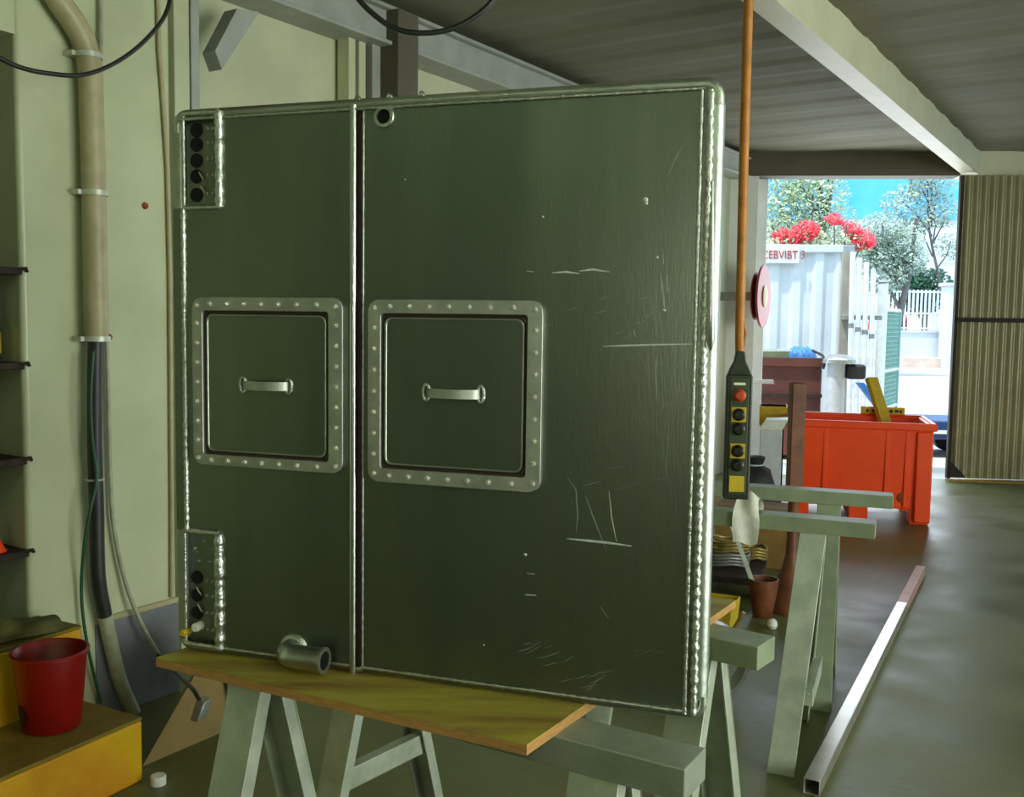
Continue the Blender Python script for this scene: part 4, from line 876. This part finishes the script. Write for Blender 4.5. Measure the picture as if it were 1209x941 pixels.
# trees, blossom and the blue building
def foliage(n, blobs, size, name, m_, parent, seed=1, flat=.5):
    r_ = random.Random(seed); b = MB(); tot = sum(q[3] ** 2 for q in blobs)
    for (x, y, z, R_) in blobs:
        for _ in range(int(n * R_ ** 2 / tot)):
            while True:
                q = Vector((r_.uniform(-1, 1), r_.uniform(-1, 1), r_.uniform(-1, 1)))
                if .15 < q.length < 1: break
            c = Vector((x, y, z)) + Vector((q.x * R_, q.y * R_, q.z * R_ * .8)); s = size * r_.uniform(.6, 1.4)
            u_ = Vector((r_.uniform(-1, 1), r_.uniform(-1, 1), r_.uniform(-1, 1))).normalized(); w_ = u_.orthogonal().normalized()
            b.add([c + u_ * s, c + w_ * s * flat, c - u_ * s, c - w_ * s * flat], [(0, 1, 2, 3)])
    return b.build(name, m_, parent, smooth=0)
def tree(label, px, Y, ztop, blobs, m_, n, leaf, seed, trunk=.16, lean=.4):
    p = aty(px, 400, Y); t = thing('tree', label, 'tree', (p.x, Y, -.03), 0, 'trees beyond the yard')
    b = MB(); b.tube(curve_pts([(0, 0, 0), (.1, 0, ztop * .3), (lean, 0, ztop * .65), (lean * 1.3, 0, ztop * .95)], 4), [trunk * (1 - .7 * i / 12) for i in range(13)], 8); b.build('trunk', 'bark', t)
    r_ = random.Random(seed)
    for (x, y, z, R_) in blobs: MB().tube([(lean * min(1, z / ztop), 0, max(.4, z - 1.6 * R_)), (x * .6, y * .6, z - .5 * R_), (x, y, z + .3 * R_)], [trunk * .4, trunk * .28, .02], 6).build('branch', 'bark', t)
    foliage(n, blobs, leaf, 'foliage', m_, t, seed); return t
def BLB(px0, lst, Y):
    p0_ = aty(px0, 400, Y); return [(aty(px, py, Y).x - p0_.x, dy, aty(px, py, Y).z, R_) for px, py, dy, R_ in lst]
Y = 24
tree('feathery grey-green pine rising behind the container', 950, Y, 6.0, BLB(950, [(920, 250, 0, .75), (935, 225, .4, .7), (955, 240, -.3, .8), (975, 225, .3, .7), (985, 262, 0, .6), (910, 275, 0, .7), (950, 270, .3, .7), (965, 285, 0, .6), (940, 200, 0, .8), (975, 195, 0, .7)], Y), 'leaf_a', 6500, .052, 3)
Y = 41
tree('tall thin pine leaning beside the white gate pillar', 1108, Y, 8.5, BLB(1108, [(1085, 225, 0, .9), (1105, 215, .3, 1.0), (1060, 240, 0, .8), (1115, 250, 0, .8), (1095, 255, -.3, .7), (1075, 265, 0, .8), (1122, 290, 0, .7), (1090, 195, 0, 1.0)], Y), 'leaf_b', 3600, .08, 5, .09, -.6)
Y = 30
tree('bushy grey-green tree between container and bar fence', 1055, Y, 5.0, BLB(1055, [(1040, 270, 0, .7), (1050, 295, .3, .8), (1065, 285, 0, .7), (1035, 305, 0, .6), (1045, 325, 0, .7), (1025, 290, 0, .5), (1075, 305, 0, .6)], Y), 'leaf_b', 6000, .058, 8)
Y = 42
tree('dark green shrub showing over the bar fence', 1085, Y, 3.6, BLB(1085, [(1070, 338, 0, .9), (1085, 332, .3, 1.0), (1100, 336, 0, .9), (1060, 345, 0, .8), (1078, 350, 0, .9), (1095, 352, 0, .8)], Y), 'leaf_dark', 3000, .11, 9)
Y = 20; p = aty(985, 400, Y); t = thing('flowering_shrub', 'shrub with bright red blossom clusters behind the container', 'shrub', (p.x, Y, -.03))
MB().tube(curve_pts([(0, 0, 0), (-.1, 0, 1.4), (.1, 0, 2.6), (.2, 0, 3.0)], 4), [.09] * 6 + [.05] * 7, 8).build('stem', 'bark', t)
for i, (px, py, R_, n_) in enumerate(((952, 271, .26, 420), (925, 277, .2, 240), (940, 279, .17, 200), (1018, 281, .26, 420), (1008, 270, .16, 120), (985, 257, .16, 150), (1000, 262, .12, 60))):
    q = aty(px, py, Y); MB().tube([(0, 0, 2.2), ((q.x - p.x) * .6, 0, (q.z + 2.2) / 2 - .1), (q.x - p.x, 0, q.z)], [.03, .02, .01], 6).build('branch', 'bark', t)
    foliage(int(n_ * 1.2), [(q.x - p.x, 0, q.z, R_ * 1.05), (q.x - p.x + R_ * .7, .1, q.z - R_ * .25, R_ * .55), (q.x - p.x - R_ * .7, .1, q.z + R_ * .1, R_ * .45)], .032, 'blossom_cluster', 'blossom', t, 20 + i, .8)
foliage(900, BLB(985, [(960, 285, .2, .4), (1005, 285, .2, .4), (930, 290, .2, .4)], Y), .06, 'leaves', 'leaf_a', t, 41)
Y = 75; bl, br_ = aty(895, 230, Y).x, aty(1150, 230, Y).x; bz0, bz1 = aty(1040, 258, Y).z, aty(1040, 185, Y).z
t = thing('blue_building', 'distant building with bright blue cladding above white walls', 'building', (bl - 4, Y, -.03)); LB = br_ - bl + 14
MB().box(0, LB, 0, 10, 0, bz0).build('lower_walls', 'build_white', t); MB().box(-.1, LB, -.15, 10, bz0, bz1).build('blue_cladding', 'build_blue', t); MB().box(-.3, LB, -.4, 10.3, bz1, bz1 + .5).build('parapet', 'build_white', t)
for i in range(9): MB().box(2 + i * 2.6, 3.4 + i * 2.6, -.06, .02, bz0 - 3.2, bz0 - 1.6).build('window', 'light_grey', t)

# ------------------------------------------------------------------ put every thing's origin at its own base
for o in list(scene.objects):
    if o.parent is None and o.type in ('MESH', 'EMPTY') and o.location.length < 1e-6 and 'category' in o:
        ms_ = [o] if o.type == 'MESH' else [c for c in o.children if c.type == 'MESH']
        vv = [v_.co for c in ms_ for v_ in c.data.vertices]
        lo_v = Vector([min(q[i] for q in vv) for i in range(3)]); hi_v = Vector([max(q[i] for q in vv) for i in range(3)])
        c0 = Vector(((lo_v.x + hi_v.x) / 2, (lo_v.y + hi_v.y) / 2, lo_v.z))
        for c in ms_: c.data.transform(Matrix.Translation(-c0))
        o.location = c0
